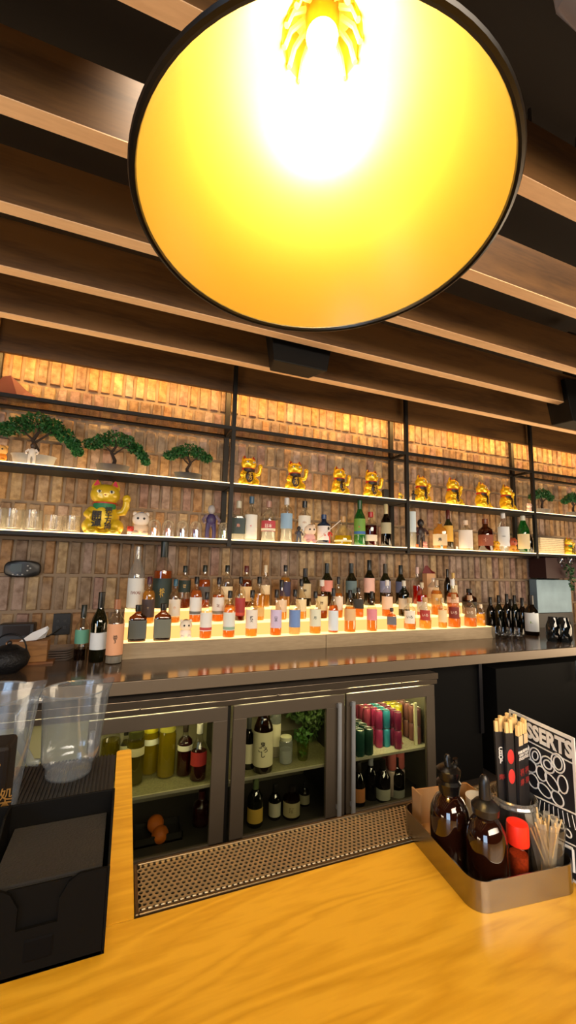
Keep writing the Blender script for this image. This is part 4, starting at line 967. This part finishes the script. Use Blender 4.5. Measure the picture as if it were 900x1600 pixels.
# ================================================================== CONDIMENT CADDY
CO = Vector((.434, .436, 1.0302)); CR = math.radians(-6.5)
cm = Matrix.Translation(CO) @ Matrix.Rotation(CR, 4, 'Z')
def cl(u, v, z=0): return cm @ Vector((u, v, z))
cad = E('condiment_caddy', 'brushed steel rounded tray holding the sauce bottles and chopsticks', 'caddy', CO, CR)
def rrect(x0, x1, y0, y1, r, n=6):
    o = []
    for cx, cy, a0 in ((x1 - r, y0 + r, -PI / 2), (x1 - r, y1 - r, 0), (x0 + r, y1 - r, PI / 2), (x0 + r, y0 + r, PI)):
        for k in range(n + 1): a = a0 + PI / 2 * k / n; o.append((cx + r * math.cos(a), cy + r * math.sin(a)))
    return o
CW, CD = .168, .178
o1 = rrect(0, CW, 0, CD, .022); o2 = rrect(.0014, CW - .0014, .0014, CD - .0014, .0206)
n = len(o1); hh = .036
w = M(); w.add([(x, y, 0) for x, y in o1] + [(x, y, hh) for x, y in o1] + [(x, y, hh) for x, y in o2] + [(x, y, .002) for x, y in o2],
   [q for i in range(n) for q in ((i, (i+1)%n, n+(i+1)%n, n+i), (n+i, n+(i+1)%n, 2*n+(i+1)%n, 2*n+i), (2*n+i, 2*n+(i+1)%n, 3*n+(i+1)%n, 3*n+i))] + [tuple(range(n))[::-1], tuple(range(3*n, 4*n))])
w.ob('tray_wall', P('9a948a', .24, 1, noise=.06, scale=20), cad, True)
# kraft holder behind
k_ = E('kraft_card_box', 'open kraft cardboard box at the back of the caddy', 'box', cl(.018, .148, .0025), CR)
kb = M(); kb.box(0, .108, .023, .0255, 0, .056); kb.box(0, .0025, 0, .0255, 0, .06); kb.box(.1055, .108, .0, .0255, 0, .056); kb.box(0, .108, 0, .0255, 0, .002)
kb.ob('card_walls', P('a87c4c', .75), k_)
AMB = GL('3a1206', .04, 1.5, .3, .3)
def sauce(u, v, r, hb, ht, label, cap_kind):
    e = E('sauce_bottle', label, 'bottle', cl(u, v, .0022), CR, 'amber sauce bottles in the caddy')
    pr = [(r * .93, 0), (r, .004), (r, hb * .62), (r * .93, hb * .74), (r * .7, hb * .87), (r * .46, hb * .93), (r * .44, hb)]
    M().lathe(pr, 36, close=True).ob('amber_glass', P('1f0a04', .06, 0, .7, coat=.6), e, True)
    if cap_kind == 'pour':
        M().lathe([(r * .52, hb - .004), (r * .55, hb + .002), (r * .62, hb + .01), (r * .5, hb + .014), (r * .6, hb + .022), (r * .62, hb + .028), (r * .4, hb + .033)], 24).ob('cap', P('0b0a0a', .25), e, True)
        sp = M().tube([(0, 0, hb + .03), (-.002, 0, hb + .045), (-.0015, 0, ht)], [.006, .0045, .0028], 12)
        sp.ob('spout', P('0c0b0b', .25), e, True)
        M().tube([(.008, 0, hb + .03), (.014, 0, hb + .036), (.012, 0, hb + .042)], .004, 8).ob('vent_flap', P('0c0b0b', .25), e, True)
    else:
        M().lathe([(r * .5, hb - .006), (r * .66, hb - .003), (r * .7, hb + .006), (r * .5, hb + .012), (r * .3, hb + .015)], 24).ob('cap', P('141211', .35), e, True)
        M().tube([(0, 0, hb + .016), (0, 0, hb + .035), (.0, 0, ht - .004), (0, 0, ht)], [.008, .0072, .006, .003], 12).ob('nozzle', P('121010', .35), e, True)
    return e
zt = at(757, 1207, Y=.475).z - 1.0322; zb = at(757, 1262, Y=.475).z - 1.0322
sauce(.052, .040, .0265, zb, zt, 'front amber sauce bottle with black nozzle', 'noz')
zt = at(693, 1178, Y=.53).z - 1.0322; zb = at(693, 1232, Y=.53).z - 1.0322
sauce(.034, .095, .0285, zb, zt, 'rear amber sauce bottle with black pourer', 'pour')
# red shaker
z1 = at(808, 1278, Y=.464).z - 1.0322
e = E('spice_shaker', 'glass chilli shaker with bright red flip cap', 'shaker', cl(.0985, .033, .0022), CR)
M().lathe([(.0118, 0), (.0132, .003), (.0132, z1 - .02)], 28).ob('glass', GL('f0d8c8', .04, 1.5, .5), e, True)
M().lathe([(.0115, .002), (.0118, z1 - .04)], 24).ob('chilli_powder', P('c8501c', .8, noise=.5, scale=400), e, True)
M().lathe([(.0142, z1 - .027), (.0145, z1 - .025), (.0145, z1 - .006), (.0135, z1 - .001), (.005, z1)], 28).ob('cap', P('ee2a10', .4), e, True)
# toothpick jar
z2 = at(850, 1275, Y=.449).z - 1.0322
e = E('toothpick_jar', 'small clear jar of wrapped toothpicks by the menu card', 'jar', cl(.140, .026, .0022), CR)
jr = .0205
M().lathe([(jr * .8, 0), (jr * .9, .01), (jr, .04), (jr * 1.25, .075)], 28, close=False).ob('jar', GL('e8e4d8', .06, 1.5, .6, .08), e, True)
for k in range(30):
    a = random.uniform(0, 6.28); r0 = random.uniform(.0, jr * .55); r1 = random.uniform(.4, 1.25) * jr
    M().tube([(r0 * math.cos(a + 2), r0 * math.sin(a + 2), .003), (r1 * math.cos(a), r1 * math.sin(a), z2 * random.uniform(.8, 1.02))], .0012, 6).ob('toothpick', P('d8b880', .6), e)
sl = M()
for k in range(10):
    a = k * .63; r1 = jr * random.uniform(.5, 1.2); x, y = r1 * math.cos(a), r1 * math.sin(a)
    sl.add([(x * .4 - .004, y * .4, .005), (x * .4 + .004, y * .4, .005), (x + .005, y, z2 * .98), (x - .005, y + .002, z2)], [(0, 1, 2, 3)])
sl.ob('clear_wrappers', GL('f6f2e6', .15, 1.6, .8, .3), e)
# sauce dish
e = E('small_cup', 'small white-rimmed cup between the sauce bottles and chopsticks', 'cup', cl(.101, .115, .0022), CR)
zc = at(770, 1238, Y=.54).z - 1.0322
M().lathe([(.014, 0), (.016, .004), (.0185, zc), (.0172, zc), (.0148, .006), (.001, .005)], 28, close=False).ob('cup_wall', P('d8d0c0', .35), e, True)
# chopstick jar
z3 = at(805, 1240, Y=.50).z - 1.0322
jx, jy = .136, .079
e = E('chopstick_jar', 'round clear glass jar holding chopsticks in black sleeves', 'jar', cl(jx, jy, .0022), CR)
M().lathe([(.0318 , z3 - .010), (.0335, z3 - .007), (.0318, z3 - .004), (.0335, z3 - .001), (.0315, z3 + .001), (.030, z3 - .004), (.030, z3 - .010)], 36, close=False).ob('threaded_rim', GL('d8d2c8', .08, 2.6, .45, .35), e, True)
M().lathe([(.028, 0), (.0305, .004), (.031, z3 - .012), (.0325, z3 - .008), (.031, z3 - .004), (.0322, z3), (.0305, z3)], 36, close=False).ob('glass', GL('ece4da', .04, 2.3, .5, .06), e, True)
ztop = at(800, 1122, Y=.50).z - 1.0322
SLV = P('1d1a1b', .5); STK = P('e2bd7c', .6); WHT = P('e8e4dc', .6); RED = P('c8302c', .55); REDD = P('8a2420', .6)
posn = [(-.0235, -.002), (-.0145, -.0135), (-.0005, -.0185), (.0135, -.0145), (.0235, -.003), (-.015, .007), (-.002, -.0035), (.0115, .003), (-.006, .0135), (.009, .0165)]
rots = [-.95, -.75, .08, .12, .5, -.3, .1, .2, -.1, .3]
whr = ['far left', 'left front with red roundels', 'centre front', 'right front', 'far right', 'left behind', 'middle', 'right behind', 'rear left', 'rear right']
for i, ((dx, dy), rz) in enumerate(zip(posn, rots)):
    top = ztop - random.uniform(0, .006) - .018
    g = E('chopstick_packet', f"chopsticks in printed black sleeve in the jar, {whr[i]}", 'chopsticks', cl(jx + dx * .82, jy + dy * .82, .006), CR + rz * .5 + .25, 'chopstick packets in the jar')
    H = top; g.rotation_euler[1] = dx * .9; g.rotation_euler[0] = -dy * .6
    B(-.0068, .0068, -.0026, .0026, 0, H).ob('paper_sleeve', SLV, g, bevel=.0005)
    for s_ in (-1, 1): B(s_ * .0033 - .0027, s_ * .0033 + .0027, -.0022, .0022, H - .02, H + .017 + .002 * s_).ob('chopstick', STK, g, bevel=.0006)
    if i in (2, 3, 4): M().prism([(-.0055, 0), (.0055, 0), (.0055, -.0002), (-.0055, -.0002)], H - .014, H + .0).xf(Matrix.Translation((0, -.0029, 0))).ob('open_notch', P('dcc094', .6), g)
    if i in (2, 3, 4):
        TX('sleeve_print', 'BAMBOO\nCHOP\nSTICKS', .0052, WHT, g, Matrix.Translation((0, -.0031, H - .028)), bold=.03, ext=.0001, spacing=1.1, sx=.8)
        TX('sleeve_print', '福\n寿', .0105, REDD, g, Matrix.Translation((0, -.0031, H - .060)), bold=.03, ext=.0001, spacing=1.6)
    if i == 1:
        for zq in (.034, .062): M().ell((0, -.0028, H - zq), (.0055, .0006, .0105), 16, 8).ob('roundel', RED, g, True)
    if i == 0:
        TX('sleeve_print', 'C\nH\nO\nP', .0085, WHT, g, Matrix.Translation((0, -.0031, H - .034)), bold=.04, ext=.0001, spacing=.8)
        TX('sleeve_print', '寿', .0095, REDD, g, Matrix.Translation((0, -.0031, H - .066)), bold=.03, ext=.0001)
# menu card
MX, MY0, MY1 = .1835, .0, .118
mn = E('dessert_menu', 'tall black and white dessert menu card standing at the right of the caddy', 'menu', cl(0, 0, 0), CR)
mn.location = CO; zt = .1955
MXR = .1715
# the card stands just outside the tray wall, facing the seat
B(MXR, MXR + .0016, MY0, MY1, .002, zt).ob('card', P('eceae4', .5), mn)
INK = P('14161c', .5); PAP = P('e8e6e0', .5)
def face(y0, y1, z0, z1, mat, nm, dx=.0003): return B(MXR - dx, MXR - dx + .0003, y0, y1, z0, z1).ob(nm, mat, mn)
face(MY0 + .005, MY1 - .004, .006, zt - .005, INK, 'black_ground')
rotm = Matrix.Rotation(-PI / 2, 4, 'Z')
TX('menu_title', 'DESSERTS', .030, PAP, mn, Matrix.Translation((MXR - .0008, (MY0 + MY1) / 2 + .0, zt - .020)) @ rotm, bold=.045, ext=.0001, sx=.86)
face(MY0 + .004, MY1 - .004, zt - .0365, zt - .0345, PAP, 'menu_rule', .0006)
rnd = random.Random(5)
dr = M()
def loop(y, z, ry, rz, t=.0011, tilt=0):
    pts = []
    for k in range(17):
        a = 2 * PI * k / 16; a1, b1 = ry * math.cos(a), rz * math.sin(a)
        pts.append((MXR - .0007, y + a1 * math.cos(tilt) - b1 * math.sin(tilt), z + a1 * math.sin(tilt) + b1 * math.cos(tilt)))
    dr.tube(pts, t * .5, 5)
for y, z, ry, rz, tl in [(.018, .150, .011, .013, .2), (.018, .150, .007, .009, .2), (.036, .140, .012, .011, -.3), (.036, .140, .007, .006, -.3), (.058, .143, .010, .012, .5), (.058, .143, .005, .007, .5), (.078, .150, .009, .006, .2),
                         (.012, .124, .008, .012, .1), (.030, .118, .013, .008, .6), (.048, .122, .009, .010, 0), (.068, .124, .012, .009, -.4), (.022, .100, .010, .009, .3), (.044, .100, .012, .008, .2), (.064, .104, .010, .010, 0), (.084, .128, .010, .014, .2), (.09, .105, .01, .008, .1)]:
    loop(y + MY0 + .01, z, ry, rz, .0022, tl)
for k in range(9): loop(MY0 + .018 + k * .0115, .062 + .006 * math.sin(k), .0052, .0048, .0022, .3)
dr.ob('dessert_drawing', PAP, mn)
hs = M()
def strip(ya, za, yb, zb, t):
    hs.tube([(MXR - .0007, ya, za), (MXR - .0007, yb, zb)], t, 4)
strip(MY0 + .004, .094, MY1 - .004, .076, .0012); strip(MY0 + .004, .052, MY1 - .004, .030, .001)
for k in range(14): strip(MY0 + .01 + k * .0075, .090 - k * .0012, MY0 + .006 + k * .0085, .073 - k * .001, .0006)
for k in range(9): strip(MY0 + .03 + k * .009, .044 - k * .002, MY0 + .024 + k * .009, .018, .0009)
strip(MY0 + .012, .045, MY0 + .07, .034, .0022); strip(MY0 + .012, .045, MY0 + .012, .016, .002)
hs.ob('menu_hatching', PAP, mn)

# ================================================================== NAPKIN HOLDER
nh = E('napkin_holder', 'black plastic bar caddy holding dark napkins on the bar at lower left', 'napkin holder', (0, 0, 0))
BP = P('080706', .7, spec=.1)
HX0, HX1, HY0, HY1 = -.245, .0045, .540, .660
zf, zbk = 1.118, 1.142
for x in (HX0, -.122, HX1 - .003):
    sd = M().add([(x, HY0, 1.031), (x, HY1, 1.031), (x, HY1, zbk), (x, HY1 - .03, zbk), (x, HY0 + .035, 1.098), (x, HY0, zf),
            (x + .003, HY0, 1.031), (x + .003, HY1, 1.031), (x + .003, HY1, zbk), (x + .003, HY1 - .03, zbk), (x + .003, HY0 + .035, 1.098), (x + .003, HY0, zf)],
           [(0,1,2,3,4,5), (11,10,9,8,7,6)] + [(i, 6 + i, 6 + (i + 1) % 6, (i + 1) % 6) for i in range(6)])
    sd.ob('side_wall', BP, nh, bevel=.0008)
def front(x0, x1, ztop, nm='front_wall'):
    xm0, xm1 = x0 + (x1 - x0) * .30, x0 + (x1 - x0) * .62
    pts = [(x0, 1.031), (x1, 1.031), (x1, ztop)]
    pts += [(xm1 + .018, ztop)] + [(xm1 + .018 * math.cos(a) , ztop - .018 + .018 * math.sin(a)) for a in (1.2, .8, .4)][:0]
    pts += [(xm1 + .008, ztop - .006), (xm1, ztop - .020), (xm1, 1.075), (xm0, 1.075), (xm0, ztop - .020), (xm0 - .008, ztop - .006), (xm0 - .018, ztop), (x0, ztop)]
    nn = len(pts)
    return M().add([(x, HY0, z) for x, z in pts] + [(x, HY0 + .003, z) for x, z in pts], [tuple(range(nn)), tuple(range(nn, 2 * nn))[::-1]] + [(i, (i + 1) % nn, nn + (i + 1) % nn, nn + i) for i in range(nn)])
front(-.1195, HX1 - .0032, zf - .001).ob('front_wall', BP, nh)
front(HX0 + .0032, -.1222, zf - .001).ob('front_wall', BP, nh)
B(-.095, -.034, HY0 + .0042, HY0 + .006, 1.032, 1.113).ob('inner_panel', BP, nh)
B(-.075, -.046, HY0 - .0012, HY0 + .0045, 1.043, 1.066).ob('recess_frame', P('050404', .8, spec=.1), nh, bevel=.003)
B(HX0, HX1, HY1 - .003, HY1, 1.031, zbk).ob('back_wall', BP, nh, bevel=.001)
B(HX0, HX1, HY0, HY1, 1.0305, 1.034).ob('holder_floor', BP, nh)
NP = P('1b1712', .95, bump=.3, scale=300)
for k in range(26):
    z0 = 1.036 + k * .0031
    o = B(-.112, -.005 + random.uniform(-.001, .001), .5475, .652, z0, z0 + .0027).ob('cocktail_napkin', NP, None, bevel=.0005)
    lab = 'dark brown cocktail napkin on top of the holder stack' if k == 25 else 'dark brown cocktail napkin inside the holder stack'
    T(o, lab, 'napkin', 'napkins in the holder stack')
# dark carton with gold lettering behind/left of the holder
tt = at(20, 1165, Y=.70)
e = E('dark_carton', 'tall dark brown pouch with gold lettering at the left photo edge', 'carton', (-.158, .72, 1.03))
B(-.05, .022, -.02, .03, 0, tt.z - 1.03).ob('carton_body', P('120b07', .6, spec=.2), e, bevel=.006)
gold = P('b98a48', .35, .6)
TX('gold_lettering', 'HARAMAKI\nWAGYU\nNARUTO\nBOWLS', .0001, gold, e) if False else None
TX('gold_lettering', '拉麺酒処\n和食日本\n乾杯福寿\n寿司宴会\n千客万来\n大吉開運', .0165, gold, e, Matrix.Translation((-.002, -.0206, (tt.z - 1.03) * .42)), bold=.01)
M().ell((-.005, -.02, (tt.z - 1.03) * .86), (.018, .002, .006)).ob('gold_emblem', gold, e, True)

# ================================================================== PITCHERS
def pitcher(loc, h, r, rot, label):
    e = E('water_pitcher', label, 'pitcher', loc, rot, 'clear pitchers on the bar mat')
    pr = [(r * .70, 0), (r * .72, .004), (r * .72, .018), (r * .80, .024), (r * .88, .034), (r * .9, .05), (r, h * .9), (r * 1.03, h * .97), (r * 1.04, h)]
    n = 48; mm = M().lathe(pr, n, close=False)
    for i in range(len(mm.v)):
        x, y, z = mm.v[i]; a = math.atan2(y, x)
        fac = 1 - .02 * math.cos(6 * a) * (1 if .04 < z < h * .85 else 0)
        if z > h * .75:
            t = (z - h * .75) / (h * .25); s = max(0, math.cos(a)) ** 8; fac += .2 * t * s
            z += .012 * t * s
        mm.v[i] = (x * fac, y * fac, z)
    k = len(pr) * n
    PG = GL('e0ecfa', .1, 2.0, .75, .15)
    ob = mm.ob('pitcher_body', PG, e, True); 
    M().lathe([(r * .7, .003), (r * .001, .006)], 32, close=False).ob('pitcher_base', PG, e, True)
    M().tube([(r * 1.04 * math.cos(2*PI*k/40), r * 1.04 * math.sin(2*PI*k/40), h) for k in range(5, 36)], .0018, 6).ob('rim_bead', PG, e, True)
    M().tube([(-r * .98, 0, h * .93), (-r * 1.35, 0, h * .95), (-r * 1.6, 0, h * .8), (-r * 1.55, 0, h * .5), (-r * 1.15, 0, h * .22), (-r * .92, 0, h * .2)], [.008, .009, .009, .009, .008, .007], 10).ob('handle', PG, e, True)
    return e
pitcher((-.084, .985, 1.0295), .163, .060, 3.4 - PI, 'empty clear plastic pitcher standing beside the wooden divider')
pitcher((-.200, .80, 1.0295), .215, .070, .1, 'clear plastic pitcher cut by the left photo edge, nearer the viewer')
